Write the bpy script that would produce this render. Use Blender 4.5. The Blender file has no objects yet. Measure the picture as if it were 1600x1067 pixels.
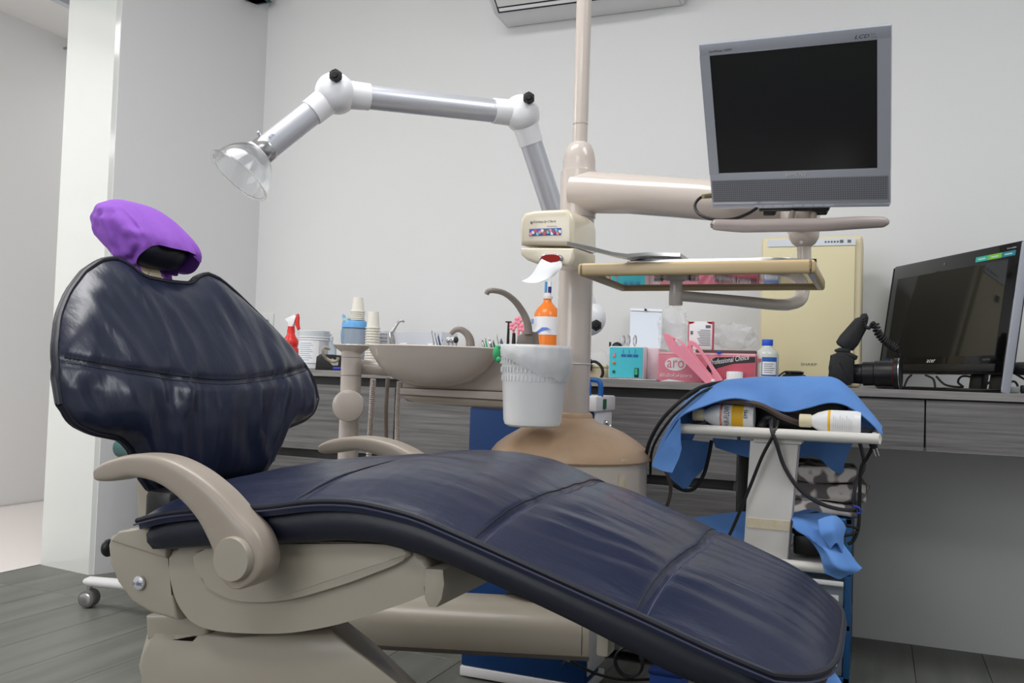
import bpy, bmesh, math, random
from mathutils import Vector, Matrix, noise
random.seed(7)
S = bpy.context.scene
COL = S.collection

# ------------------------------------------------------------------ camera
H = 0.8; FPX = 1400.0
YAW = math.radians(22.3); PIT = math.radians(2.09); ROL = 0.033
Fv = Vector((-math.sin(YAW)*math.cos(PIT), math.cos(YAW)*math.cos(PIT), math.sin(PIT)))
R0 = Vector((math.cos(YAW), math.sin(YAW), 0)); U0 = R0.cross(Fv)
Rv = R0*math.cos(ROL) + U0*math.sin(ROL); Uv = U0*math.cos(ROL) - R0*math.sin(ROL)
CP = Vector((0, 0, H))
cam = bpy.data.cameras.new('camera'); co = bpy.data.objects.new('camera', cam); COL.objects.link(co)
cam.sensor_width = 36.0; cam.lens = 36.0*FPX/1600.0; cam.clip_start = 0.02; cam.clip_end = 60
M4 = Matrix((Rv, Uv, -Fv)).transposed().to_4x4(); M4.translation = CP
co.matrix_world = M4
S.camera = co

# ------------------------------------------------------------------ light
S.view_settings.view_transform = 'Standard'; S.view_settings.look = 'None'
S.view_settings.gamma = 1.0; S.view_settings.use_curve_mapping = False
S.view_settings.exposure = 0.0
w = bpy.data.worlds.new('world'); S.world = w; w.use_nodes = True
w.node_tree.nodes['Background'].inputs[0].default_value = (0.85, 0.92, 1.0, 1)
w.node_tree.nodes['Background'].inputs[1].default_value = 0.5

def area(name, loc, target, sx, sy, power, col=(1, 1, 1), spread=180):
    l = bpy.data.lights.new(name, 'AREA'); l.shape = 'RECTANGLE'; l.size = sx; l.size_y = sy
    l.energy = power; l.color = col; l.spread = math.radians(spread)
    o = bpy.data.objects.new(name, l); COL.objects.link(o); o.location = loc
    o.rotation_euler = (Vector(target)-Vector(loc)).to_track_quat('-Z', 'Y').to_euler()
    return o
area('ceiling_light', (-1.3, 1.3, 2.57), (-1.3, 1.3, 0), 1.2, 0.6, 26, (1, 0.995, 0.98))
area('ceiling_light', (0.8, 1.3, 2.57), (0.8, 1.3, 0), 1.2, 0.6, 22, (0.97, 0.98, 1.0))
area('ceiling_light', (-0.3, -1.0, 2.57), (-0.3, -1.0, 0), 1.2, 0.6, 16, (1, 1, 1))
area('window_light', (-1.6, -2.1, 1.7), (-1.2, 2.6, 1.2), 1.8, 1.3, 30, (0.96, 0.98, 1.0))
area('corridor_light', (-3.5, 4.4, 2.5), (-3.6, 4.2, 0), 0.6, 1.2, 7, (1.0, 0.97, 0.95))
area('corridor_light', (-3.75, 1.2, 2.5), (-3.75, 1.9, 0), 0.8, 2.0, 48, (1.0, 0.97, 0.95))

# ------------------------------------------------------------------ pixel measuring helpers (photo frame 1600x1067)
def ray(x, y): return Fv + Rv*((x-800)/FPX) - Uv*((y-533.5)/FPX)
def D(x, y, d): return CP + ray(x, y)*d
def Yp(x, y, Y): r = ray(x, y); return CP + r*(Y/r.y)
def dep(x, y, Y): return Y/ray(x, y).y
def V(*a): return Vector(a)

# ------------------------------------------------------------------ materials
def lin(c):
    c = c/255.0
    return c/12.92 if c <= 0.04045 else ((c+0.055)/1.055)**2.4
def rgb(c): return (lin(c[0]), lin(c[1]), lin(c[2]), 1)
MATS = {}
def mat(name, c, rough=0.5, metal=0.0, spec=0.5, coat=0.0, trans=0.0, alpha=1.0, ior=1.45, emit=None,
        var=0.0, vscale=(5, 5, 5), bump=0.0, bscale=(50, 50, 50), c2=None, sss=0.0, rnd=0.0, detail=4.0, crisp=0.0, space='pos'):
    if name in MATS: return MATS[name]
    m = bpy.data.materials.new(name); m.use_nodes = True; MATS[name] = m
    nt = m.node_tree; N = nt.nodes; L = nt.links; b = N['Principled BSDF']
    b.inputs['Base Color'].default_value = rgb(c); b.inputs['Roughness'].default_value = rough
    b.inputs['Metallic'].default_value = metal; b.inputs['Specular IOR Level'].default_value = spec
    b.inputs['Coat Weight'].default_value = coat; b.inputs['Coat Roughness'].default_value = 0.08
    b.inputs['Transmission Weight'].default_value = trans; b.inputs['Alpha'].default_value = alpha
    b.inputs['IOR'].default_value = ior
    if sss: b.inputs['Subsurface Weight'].default_value = sss; b.inputs['Subsurface Radius'].default_value = (0.01, 0.01, 0.01)
    if emit: b.inputs['Emission Color'].default_value = rgb(emit[0]); b.inputs['Emission Strength'].default_value = emit[1]
    if c2: var = var or 0.1
    if var or bump or rnd:
        geo = N.new('ShaderNodeTexCoord') if space == 'obj' else N.new('ShaderNodeNewGeometry')
        out = geo.outputs['Object'] if space == 'obj' else geo.outputs['Position']
        if rnd:
            oi = N.new('ShaderNodeObjectInfo'); ad = N.new('ShaderNodeVectorMath'); ad.operation = 'MULTIPLY_ADD'
            cx = N.new('ShaderNodeCombineXYZ'); L.new(oi.outputs['Random'], cx.inputs[0]); L.new(oi.outputs['Random'], cx.inputs[1]); L.new(oi.outputs['Random'], cx.inputs[2])
            L.new(cx.outputs[0], ad.inputs[0]); ad.inputs[1].default_value = (37, 37, 37); L.new(out, ad.inputs[2]); out = ad.outputs[0]
    if var or rnd:
        mp = N.new('ShaderNodeVectorMath'); mp.operation = 'MULTIPLY'; L.new(out, mp.inputs[0]); mp.inputs[1].default_value = vscale
        tx = N.new('ShaderNodeTexNoise'); tx.inputs['Scale'].default_value = 1; tx.inputs['Detail'].default_value = detail; tx.inputs['Roughness'].default_value = 0.6
        L.new(mp.outputs[0], tx.inputs['Vector'])
        mr = N.new('ShaderNodeMapRange'); L.new(tx.outputs[0], mr.inputs[0]); mr.inputs[1].default_value = 0.3+crisp; mr.inputs[2].default_value = 0.7-crisp
        mx = N.new('ShaderNodeMix'); mx.data_type = 'RGBA'; L.new(mr.outputs[0], mx.inputs[0])
        mx.inputs[6].default_value = rgb(c); mx.inputs[7].default_value = rgb(c2 if c2 else [k*(1-var) for k in c])
        res = mx.outputs[2]
        if rnd:
            mv = N.new('ShaderNodeMapRange'); L.new(oi.outputs['Random'], mv.inputs[0]); mv.inputs[3].default_value = 1-rnd; mv.inputs[4].default_value = 1+rnd
            mm = N.new('ShaderNodeVectorMath'); mm.operation = 'SCALE'; L.new(res, mm.inputs[0]); L.new(mv.outputs[0], mm.inputs['Scale']); res = mm.outputs[0]
        L.new(res, b.inputs['Base Color'])
    if bump:
        mp = N.new('ShaderNodeVectorMath'); mp.operation = 'MULTIPLY'; L.new(out, mp.inputs[0]); mp.inputs[1].default_value = bscale
        tx = N.new('ShaderNodeTexNoise'); tx.inputs['Scale'].default_value = 1; tx.inputs['Detail'].default_value = 5
        L.new(mp.outputs[0], tx.inputs['Vector'])
        bp = N.new('ShaderNodeBump'); bp.inputs['Strength'].default_value = bump; bp.inputs['Distance'].default_value = 0.004
        L.new(tx.outputs[0], bp.inputs['Height']); L.new(bp.outputs[0], b.inputs['Normal'])
    return m
wallm = mat('wall_paint', (226, 227, 227), 0.75, bump=0.06, bscale=(90, 90, 90))
wallg = mat('wall_paint_side', (222, 222, 224), 0.7, bump=0.05, bscale=(90, 90, 90))
gloss_w = mat('glossy_white_panel', (222, 225, 222), 0.09, coat=0.6)
ceilm = mat('ceiling_paint', (238, 238, 236), 0.8)
floorb = mat('floor_grout', (72, 73, 70), 0.8)
plank_m = mat('floor_plank', (118, 120, 113), 0.4, c2=(94, 96, 90), vscale=(16, 1.3, 1), rnd=0.07, bump=0.05, bscale=(60, 6, 1), detail=6)
tile_w = mat('white_floor_tile', (235, 228, 224), 0.15)
wood = mat('grey_wood_laminate', (128, 126, 125), 0.55, c2=(88, 87, 87), vscale=(3.5, 40, 95), bump=0.25, bscale=(4, 60, 140), detail=6)
woodl = mat('grey_wood_top', (152, 149, 146), 0.5, c2=(118, 115, 113), vscale=(5, 50, 90), bump=0.15, bscale=(5, 60, 140), detail=6)
woodd = mat('dark_wood_recess', (74, 72, 72), 0.6, c2=(56, 55, 55), vscale=(4, 40, 90))
beige = mat('beige_plastic', (204, 193, 185), 0.22, coat=0.25)
beige2 = mat('chair_plastic', (164, 156, 143), 0.38, coat=0.1)
beige3 = mat('arm_plastic', (160, 149, 138), 0.35)
dome_m = mat('tan_dome_plastic', (196, 166, 138), 0.42, var=0.1, vscale=(7, 7, 7), c2=(180, 150, 122))
stain = mat('old_tape_residue', (206, 190, 150), 0.7, var=0.2, vscale=(60, 60, 60), c2=(218, 210, 196))
leather_s = mat('navy_leather_seat', (27, 34, 60), 0.31, bump=0.22, bscale=(26, 70, 40), space='pos', spec=0.5)
leather_b = mat('navy_leather_back', (28, 35, 56), 0.31, bump=0.22, bscale=(40, 70, 24), spec=0.5)
leather_d = mat('navy_vinyl_side', (22, 25, 40), 0.42, bump=0.1, bscale=(60, 60, 60))
thread = mat('dark_thread', (20, 20, 34), 0.6)
thread_l = mat('light_thread', (66, 68, 94), 0.6)
black = mat('black_plastic', (22, 22, 24), 0.4)
blackg = mat('black_gloss', (12, 12, 14), 0.08)
rubber = mat('black_rubber', (24, 24, 26), 0.6)
cab_m = mat('dark_cable', (40, 36, 38), 0.45)
cab_b = mat('brown_hose', (84, 72, 68), 0.5)
purple = mat('purple_cloth', (146, 88, 196), 0.85, bump=0.35, bscale=(26, 60, 60))
alu = mat('brushed_aluminium', (206, 208, 216), 0.38, metal=0.6)
chrome = mat('chrome', (205, 205, 208), 0.12, metal=1.0)
steel = mat('stainless_steel', (190, 190, 192), 0.25, metal=1.0)
whitep = mat('white_plastic', (240, 240, 242), 0.35)
whitem = mat('white_metal', (226, 224, 226), 0.35)
cream = mat('cream_plastic', (226, 214, 180), 0.4)
creamd = mat('cream_dispenser_plastic', (222, 212, 190), 0.22, coat=0.4)
blue_cart = mat('blue_painted_metal', (6, 56, 112), 0.4)
blue_tube = mat('blue_handle', (28, 96, 170), 0.35)
cloth_b = mat('blue_surgical_cloth', (104, 150, 216), 0.9, bump=0.3, bscale=(30, 30, 30), var=0.1, vscale=(9, 9, 9), c2=(90, 138, 206))
frame_b = mat('dark_blue_plastic', (30, 82, 130), 0.4)
ivory = mat('ivory_plastic', (222, 218, 212), 0.4)
offw = mat('offwhite_metal', (218, 215, 212), 0.4)
clear = mat('clear_plastic', (240, 243, 246), 0.05, trans=1.0, ior=1.12, alpha=0.55)
clearb = mat('bluish_clear', (205, 222, 236), 0.12, trans=0.75, ior=1.2, alpha=0.75)
film = mat('plastic_film', (236, 238, 240), 0.12, alpha=0.3, bump=1.0, bscale=(60, 60, 60))
teal = mat('teal_panel', (70, 190, 205), 0.4)
pink = mat('pink_plastic', (246, 152, 172), 0.4)
boxpink = mat('pink_card', (224, 132, 150), 0.6)
boxred = mat('rose_card', (196, 88, 106), 0.6)
red = mat('red_plastic', (226, 52, 48), 0.35)
redd = mat('dark_red_gloss', (150, 26, 20), 0.45, spec=0.2)
orange = mat('orange_liquid', (244, 132, 48), 0.25)
silver = mat('silver_plastic', (168, 171, 182), 0.35, metal=0.2)
grille = mat('grille_grey', (128, 130, 138), 0.5, metal=0.2)
screen = mat('lcd_black', (20, 21, 23), 0.28)
screen2 = mat('glossy_screen', (24, 26, 28), 0.06)
paperc = mat('paper_cup', (236, 232, 222), 0.6)
tissue_m = mat('tissue_paper', (222, 224, 227), 0.8)
label_w = mat('label_white', (238, 238, 240), 0.6)
label_b = mat('label_blue', (48, 96, 176), 0.6)
yellow = mat('label_yellow', (240, 186, 40), 0.5)
oranger = mat('label_orange', (220, 92, 40), 0.5)
ink = mat('ink_black', (26, 26, 30), 0.6)
inkg = mat('ink_grey', (110, 110, 114), 0.6)
inkb = mat('ink_blue', (40, 84, 150), 0.6)
inkw = mat('ink_white', (240, 240, 240), 0.6)
green = mat('green_plastic', (60, 170, 110), 0.5)
greend = mat('green_switch', (20, 96, 60), 0.3)
seatteal = mat('teal_vinyl', (40, 92, 92), 0.45)
patt = mat('patterned_cotton', (232, 226, 224), 0.9, c2=(120, 114, 116), vscale=(34, 34, 34), crisp=0.15, detail=0.0)
binp = mat('white_bin_plastic', (246, 247, 249), 0.3)
bagp = mat('white_thin_bag', (246, 247, 250), 0.3, alpha=0.6, bump=0.5, bscale=(30, 30, 40))
grey_ac = mat('ac_white', (222, 223, 224), 0.35)

# ------------------------------------------------------------------ mesh helpers
def catmull(P, n=6, closed=False):
    P = [Vector(p) for p in P]; out = []; k = len(P)
    if k < 3 and not closed: 
        return [P[0].lerp(P[-1], i/n) for i in range(n+1)]
    for i in range(k if closed else k-1):
        if closed: a, b, c, d = P[i-1], P[i], P[(i+1) % k], P[(i+2) % k]
        else: a, b, c, d = P[max(i-1, 0)], P[i], P[i+1], P[min(i+2, k-1)]
        for j in range(n):
            t = j/n; out.append(0.5*((2*b)+(c-a)*t+(2*a-5*b+4*c-d)*t*t+(3*b-a-3*c+d)*t**3))
    if not closed: out.append(P[-1].copy())
    return out
def interp(tab, x):
    if x <= tab[0][0]: return tab[0][1]
    for (a, b), (c, d) in zip(tab, tab[1:]):
        if x <= c: return b+(d-b)*(x-a)/(c-a)
    return tab[-1][1]
def sm(tab, x):  # smoothed table
    return (interp(tab, x-0.02)+2*interp(tab, x)+interp(tab, x+0.02))/4

class MB:
    def __init__(s): s.bm = bmesh.new()
    def box(s, c, size, bev=0.0, rot=None, seg=2):
        r = bmesh.ops.create_cube(s.bm, size=1.0); vs = r['verts']
        m = Matrix.Diagonal((*size, 1))
        if rot is not None: m = rot.to_4x4() @ m
        m = Matrix.Translation(c) @ m
        bmesh.ops.transform(s.bm, matrix=m, verts=vs)
        if bev:
            es = list({e for v in vs for e in v.link_edges})
            bmesh.ops.bevel(s.bm, geom=es, offset=bev, segments=seg, affect='EDGES', profile=0.5)
        return s
    def bb(s, x0, x1, y0, y1, z0, z1, bev=0.0, seg=2):
        return s.box(((x0+x1)/2, (y0+y1)/2, (z0+z1)/2), (abs(x1-x0), abs(y1-y0), abs(z1-z0)), bev, seg=seg)
    def ring(s, pts): return [s.bm.verts.new(p) for p in pts]
    def skin(s, rings, cap=True, closed=True):
        for a, b in zip(rings, rings[1:]):
            n = len(a)
            for i in range(n if closed else n-1):
                j = (i+1) % n
                try: s.bm.faces.new((a[i], a[j], b[j], b[i]))
                except ValueError: pass
        if cap:
            for r, fl in ((rings[0], True), (rings[-1], False)):
                try: s.bm.faces.new(r[::-1] if fl else r)
                except ValueError: pass
        return s
    def tube(s, P, r, seg=12, cap=True, smooth=0, flat=1.0):
        P = [Vector(p) for p in P]
        if smooth:
            rs = r if isinstance(r, (list, tuple)) else [r]*len(P)
            Q = catmull(P, smooth)
            r = [rs[min(int(i/smooth), len(rs)-1)] + (rs[min(int(i/smooth)+1, len(rs)-1)]-rs[min(int(i/smooth), len(rs)-1)])*((i % smooth)/smooth) for i in range(len(Q))]
            P = Q
        rs = r if isinstance(r, (list, tuple)) else [r]*len(P)
        rings = []; t = (P[1]-P[0]).normalized(); u = t.orthogonal().normalized()
        if abs(t.z) < 0.9: u = t.cross(V(0, 0, 1)).normalized()
        for i, p in enumerate(P):
            t2 = (P[min(i+1, len(P)-1)]-P[max(i-1, 0)])
            t2 = t2.normalized() if t2.length > 1e-9 else t
            u = (u-t2*u.dot(t2)).normalized(); vv = t2.cross(u); t = t2
            rings.append(s.ring([p+(u*math.cos(a)+vv*math.sin(a)*flat)*rs[i] for a in [2*math.pi*k/seg for k in range(seg)]]))
        s.skin(rings, cap); return s
    def lathe(s, prof, o, axis=(0, 0, 1), seg=24, cap=True, sy=1.0, u=None):
        o = Vector(o); ax = Vector(axis).normalized(); u = Vector(u) if u else (V(1, 0, 0) if abs(ax.x) < 0.9 else V(0, 1, 0))
        u = (u-ax*u.dot(ax)).normalized(); v = ax.cross(u)
        s.skin([s.ring([o+ax*h+(u*math.cos(a)+v*math.sin(a)*sy)*max(r, 1e-5) for a in [2*math.pi*k/seg for k in range(seg)]]) for r, h in prof], cap); return s
    def prism(s, pts, vec, bev=0.0, seg=2):
        vec = Vector(vec); a = s.ring([Vector(p) for p in pts]); b = s.ring([Vector(p)+vec for p in pts])
        f1 = s.bm.faces.new(a); f2 = s.bm.faces.new(b[::-1]); n = len(a)
        for i in range(n): s.bm.faces.new((a[(i+1) % n], a[i], b[i], b[(i+1) % n]))
        if bev:
            es = list(f1.edges)+list(f2.edges)
            bmesh.ops.bevel(s.bm, geom=es, offset=bev, segments=seg, affect='EDGES', profile=0.5)
        return s
    def ell(s, c, rx, ry, rz, rot=None, p=1.0, seg=20, rings=12):
        c = Vector(c); sg = lambda x, e: math.copysign(abs(x)**e, x); rr = []
        for i in range(rings+1):
            th = -math.pi/2+math.pi*i/rings; rg = []
            for k in range(seg):
                a = 2*math.pi*k/seg; q = V(rx*sg(math.cos(th), p)*sg(math.cos(a), p), ry*sg(math.cos(th), p)*sg(math.sin(a), p), rz*sg(math.sin(th), p))
                if i in (0, rings): q = V(rx*1e-4*math.cos(a), ry*1e-4*math.sin(a), rz*sg(math.sin(th), p))
                if rot is not None: q = rot @ q
                rg.append(c+q)
            rr.append(s.ring(rg))
        s.skin(rr); return s
    def grid(s, rows, thick=0.0):
        g = [s.ring(r) for r in rows]
        for a, b in zip(g, g[1:]):
            for i in range(len(a)-1): s.bm.faces.new((a[i], a[i+1], b[i+1], b[i]))
        if thick:
            n, k = len(rows), len(rows[0]); off_ = []
            for i in range(n):
                r = []
                for j in range(k):
                    a = rows[min(i+1, n-1)][j]-rows[max(i-1, 0)][j]; b = rows[i][min(j+1, k-1)]-rows[i][max(j-1, 0)]
                    q = a.cross(b); q = q.normalized() if q.length > 1e-12 else V(0, 1, 0); r.append(rows[i][j]+q*thick)
                off_.append(s.ring(r))
            for a, b in zip(off_, off_[1:]):
                for i in range(len(a)-1): s.bm.faces.new((a[i+1], a[i], b[i], b[i+1]))
            per = lambda G: G[0]+[r[-1] for r in G[1:-1]]+G[-1][::-1]+[r[0] for r in G[-2:0:-1]]
            A_, B_ = per(g), per(off_)
            for i in range(len(A_)):
                j = (i+1) % len(A_); s.bm.faces.new((A_[j], A_[i], B_[i], B_[j]))
        return s
    def patch(s, rows, nu=5, nv=5, thick=0.002, wob=0.0, ws=25):
        R1 = [catmull(r, nu) for r in rows]
        C1 = [catmull([R1[j][i] for j in range(len(R1))], nv) for i in range(len(R1[0]))]
        if wob: C1 = [[p+noise.noise_vector(p*ws)*wob for p in c] for c in C1]
        return s.grid(C1, thick)

def off(p):
    o = V(0, 0, 0)
    while p is not None: o = o+Vector(p.location); p = p.parent
    return o
def obj(name, m, material, parent=None, loc=(0, 0, 0), label=None, sharp=0.7, kind=None):
    bm = m.bm
    bmesh.ops.remove_doubles(bm, verts=bm.verts, dist=1e-6)
    bmesh.ops.recalc_face_normals(bm, faces=bm.faces)
    o0 = off(parent)+Vector(loc)
    bmesh.ops.translate(bm, verts=bm.verts, vec=-o0)
    for e in bm.edges:
        e.smooth = not (len(e.link_faces) == 2 and e.calc_face_angle(0) > sharp)
    for f in bm.faces: f.smooth = True
    me = bpy.data.meshes.new(name); bm.to_mesh(me); bm.free()
    me.materials.append(material)
    o = bpy.data.objects.new(name, me); COL.objects.link(o); o.location = loc
    if parent: o.parent = parent
    if label: o['label'] = label
    if kind: o['kind'] = kind
    return o
def thing(name, label, cat, loc=(0, 0, 0), group=None):
    o = bpy.data.objects.new(name, None); COL.objects.link(o); o.location = loc; o.empty_display_size = 0.05
    o['label'] = label; o['category'] = cat
    if group: o['group'] = group
    return o
def tag(o, label, cat, group=None):
    o['label'] = label; o['category'] = cat
    if group: o['group'] = group
    return o
def struct(name, m, material, parent=None): return obj(name, m, material, parent, kind='structure')
def text(s, o, x, u, h, material, parent, name='lettering', just='LEFT', depth=0.0004, shear=0.0, width=None, label=None):
    c = bpy.data.curves.new('t', 'FONT'); c.body = s; c.size = 1.0; c.extrude = 0.0; c.resolution_u = 2; c.shear = shear
    t = bpy.data.objects.new('t', c); COL.objects.link(t)
    me = bpy.data.meshes.new_from_object(t.evaluated_get(bpy.context.evaluated_depsgraph_get()))
    COL.objects.unlink(t); bpy.data.objects.remove(t)
    if not me.vertices: return None
    xs = [v.co.x for v in me.vertices]; ys = [v.co.y for v in me.vertices]
    w0 = max(xs)-min(xs); h0 = max(ys)-min(ys); x0 = min(xs); y0 = min(ys)
    x = Vector(x).normalized(); u = Vector(u); u = (u-x*u.dot(x)).normalized(); n = x.cross(u)
    k = h/h0; kx = (width/w0) if width else k; o = Vector(o); W = w0*kx
    sh = {'LEFT': 0, 'CENTER': -W/2, 'RIGHT': -W}[just]
    bm = bmesh.new(); bm.from_mesh(me); bpy.data.meshes.remove(me)
    for v in bm.verts: v.co = o+x*((v.co.x-x0)*kx+sh)+u*((v.co.y-y0)*k)+n*depth
    m = MB(); m.bm = bm
    return obj(name, m, material, parent, label=label)
def curve_label(m, O, r, a0, a1, z0, z1, seg=12):
    O = Vector(O); m.grid([[O+V(r*math.cos(a), r*math.sin(a), z) for a in [a0+(a1-a0)*i/seg for i in range(seg+1)]] for z in (z0, z1)]); return m
def pxpts(pts, Y): return [Yp(x, y, Y) for x, y in pts]

# ================================================================== STRUCTURE
YW = 3.097
fl = struct('floor', MB().bb(-3.0, 2.2, -2.2, YW+0.05, -0.06, -0.006), floorb)
X0 = -2.037
pm = None
for i in range(-5, 22):
    for j in range(-4, 1):
        x = X0+0.195*i; y1 = min(2.29+1.2*(j+1), YW); y0 = 2.29+1.2*j
        if x > 2.1 or x+0.195 < -3.01: continue
        if pm is None or j == 0:
            if j == 0 and i > -5 and pm2:
                o = bpy.data.objects.new('plank', pm2); COL.objects.link(o); o.parent = fl; o.location = (x+0.0975, (y0+y1)/2, 0); continue
            o = obj('plank', MB().box((x+0.0975, (y0+y1)/2, -0.004), (0.1938, y1-y0-0.002, 0.008), 0.001, seg=1), plank_m, fl, loc=(x+0.0975, (y0+y1)/2, 0))
            if j == 0: pm2 = o.data
            else: pm = o.data; pm2 = None
        else:
            o = bpy.data.objects.new('plank', pm); COL.objects.link(o); o.parent = fl; o.location = (x+0.0975, (y0+y1)/2, 0)
struct('wall_back', MB().bb(-2.6, 2.2, YW, YW+0.1, 0, 2.6), wallm)
struct('wall_left', MB().prism([V(-2.452, YW, 0), V(-2.70, 2.545, 0), V(-2.99, 2.585, 0), V(-2.99, 3.4, 0), V(-2.452, 3.4, 0)], (0, 0, 2.6)), wallg)
pil = struct('trim_1', MB().prism([V(-3.004, 2.569, 0), V(-2.716, 2.534, 0), V(-2.700, 2.548, 0), V(-2.99, 2.588, 0)], (0, 0, 2.6)), gloss_w)
struct('wall_right', MB().bb(2.1, 2.2, -2.2, 3.1, 0, 2.6), wallm)
struct('wall_front', MB().bb(-3.0, 2.2, -2.3, -2.2, 0, 2.6), wallm)
struct('ceiling', MB().bb(-3.0, 2.2, -2.3, 3.2, 2.6, 2.7), ceilm)
# corridor beyond the opening on the left
struct('floor', MB().bb(-4.35, -3.003, -1.0, 5.2, -0.06, 0.0), tile_w)
struct('wall_far', MB().bb(-4.45, -4.35, -1.0, 5.2, 0, 2.64), wallm)
struct('wall_end', MB().bb(-4.45, -2.9, 5.2, 5.3, 0, 2.64), wallm)
struct('wall_corridor', MB().bb(-3.0, -2.9, 3.4, 5.2, 0, 2.64), wallm)
struct('wall_near', MB().bb(-4.45, -2.9, -1.1, -1.0, 0, 2.64), wallm)
struct('ceiling', MB().bb(-4.45, -3.0, -1.1, 5.3, 2.64, 2.7), ceilm)
struct('trim_2', MB().bb(-4.349, -4.338, -1.0, 5.2, 0.0, 0.008), mat('joint_line', (200, 196, 194), 0.5))
o = tag(obj('ceiling_track', MB().bb(-3.42, -3.38, 1.2, 3.6, 2.385, 2.40).bb(-3.395, -3.385, 1.2, 3.6, 2.40, 2.64), alu), 'thin silver ceiling track in the corridor beyond the pillar', 'track')
t = thing('wall_hook', 'small round metal knob on the corridor wall', 'hook', (-4.35, 3.70, 2.58))
obj('stem', MB().lathe([(0.008, 0), (0.008, 0.05)], (-4.35, 3.70, 2.58), (1, 0, 0), 12), steel, t)
obj('knob', MB().lathe([(0.016, 0.05), (0.018, 0.055), (0.018, 0.075), (0.012, 0.08)], (-4.35, 3.70, 2.58), (1, 0, 0), 16), steel, t)

# air conditioner
t = thing('air_conditioner', 'white wall mounted split air conditioner at the top of the back wall', 'air conditioner', (-0.99, 3.09, 2.12))
prof = [(3.09, 2.118), (2.975, 2.125), (2.945, 2.148), (2.905, 2.17), (2.875, 2.23), (2.87, 2.38), (2.9, 2.405), (3.09, 2.405)]
x0, x1 = -1.336, -0.653
obj('casing', MB().prism([V(x0+0.012, a, b) for a, b in prof], (x1-x0-0.024, 0, 0)), grey_ac, t)
obj('end_cap', MB().prism([V(x0, a, b) for a, b in prof], (0.012, 0, 0), 0.003), grey_ac, t)
obj('end_cap', MB().prism([V(x1-0.012, a, b) for a, b in prof], (0.012, 0, 0), 0.003), grey_ac, t)
obj('outlet', MB().prism([V(x0+0.02, 2.972, 2.1235), V(x0+0.02, 2.943, 2.1475), V(x0+0.02, 2.905, 2.169), V(x0+0.02, 2.9, 2.175), V(x0+0.02, 2.975, 2.13)], (x1-x0-0.2, 0, 0)), mat('ac_dark', (40, 44, 50), 0.5), t)
obj('louvre', MB().box((x0+0.28, 2.925, 2.148), (0.5, 0.045, 0.003), rot=Matrix.Rotation(math.radians(-35), 3, 'X')), grey_ac, t)
obj('louvre', MB().box((x0+0.28, 2.955, 2.128), (0.5, 0.012, 0.003), rot=Matrix.Rotation(math.radians(-35), 3, 'X')), whitep, t)
for k in range(8): obj('vane', MB().bb(x0+0.04+k*0.035, x0+0.043+k*0.035, 2.91, 2.93, 2.152, 2.168), black, t)

t = thing('wall_speaker', 'small black device fixed high in the left corner', 'speaker', (-2.455, 3.0, 2.3))
obj('body', MB().bb(-2.49, -2.405, 2.97, 3.05, 2.335, 2.42, 0.008), black, t)
obj('trim_edge', MB().bb(-2.493, -2.402, 2.967, 3.053, 2.335, 2.341), mat('dark_teal', (20, 70, 72), 0.3), t)
t = thing('wall_socket', 'small white socket plate on the wall by the corner', 'socket', (-2.21, 3.09, 1.0))
q = Yp(418, 502, 3.09)
obj('plate', MB().bb(q.x-0.028, q.x+0.028, 3.090, 3.0968, q.z-0.035, q.z+0.035, 0.003), wallm, t)
obj('screw', MB().lathe([(0.008, 0), (0.008, 0.004)], (q.x, 3.090, q.z), (0, -1, 0), 12), steel, t)

# ================================================================== COUNTER
ZC = 0.793; YF = 2.49
o = tag(obj('countertop', MB().bb(-2.44, 1.9, YF, YW-0.002, ZC-0.0205, ZC, 0.001, 1), woodl), 'long grey wood counter top running along the back wall', 'countertop')
t = thing('drawer_cabinet', 'grey wood cabinet with wide drawers under the left of the counter', 'cabinet', (-1.3, 2.75, 0))
xr = -0.349
obj('carcass', MB().bb(-2.43, xr-0.012, YF+0.03, 3.09, 0.02, ZC-0.0215), woodd, t)
obj('side_panel', MB().bb(xr-0.012, xr, YF+0.012, 3.09, 0.0, ZC-0.0215), woodd, t)
def front(a, b, z0, z1, par): return obj('drawer_front', MB().bb(a, b, YF+0.006, YF+0.03, z0, z1, 0.0012, 1), wood, par)
z_t = ZC-0.048
for (zz0, zz1) in ((0.530, z_t), (0.272, 0.502), (0.03, 0.244)):
    for (a, b) in ((-2.42, -1.42), (-1.416, xr-0.004)): front(a, b, zz0, zz1, t)
t = thing('apron_drawers', 'shallow grey wood drawer unit hanging under the counter over the knee space', 'drawers', (0.75, 2.75, ZC-0.15))
obj('carcass', MB().bb(xr+0.002, 1.88, YF+0.03, 3.0, 0.648, ZC-0.0215), woodd, t)
for (a, b) in ((xr+0.004, 0.1085), (0.1125, 0.98), (0.984, 1.88)): obj('drawer_front', MB().bb(a, b, YF+0.006, YF+0.03, 0.639, ZC-0.0235, 0.0012, 1), wood, t)

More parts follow.
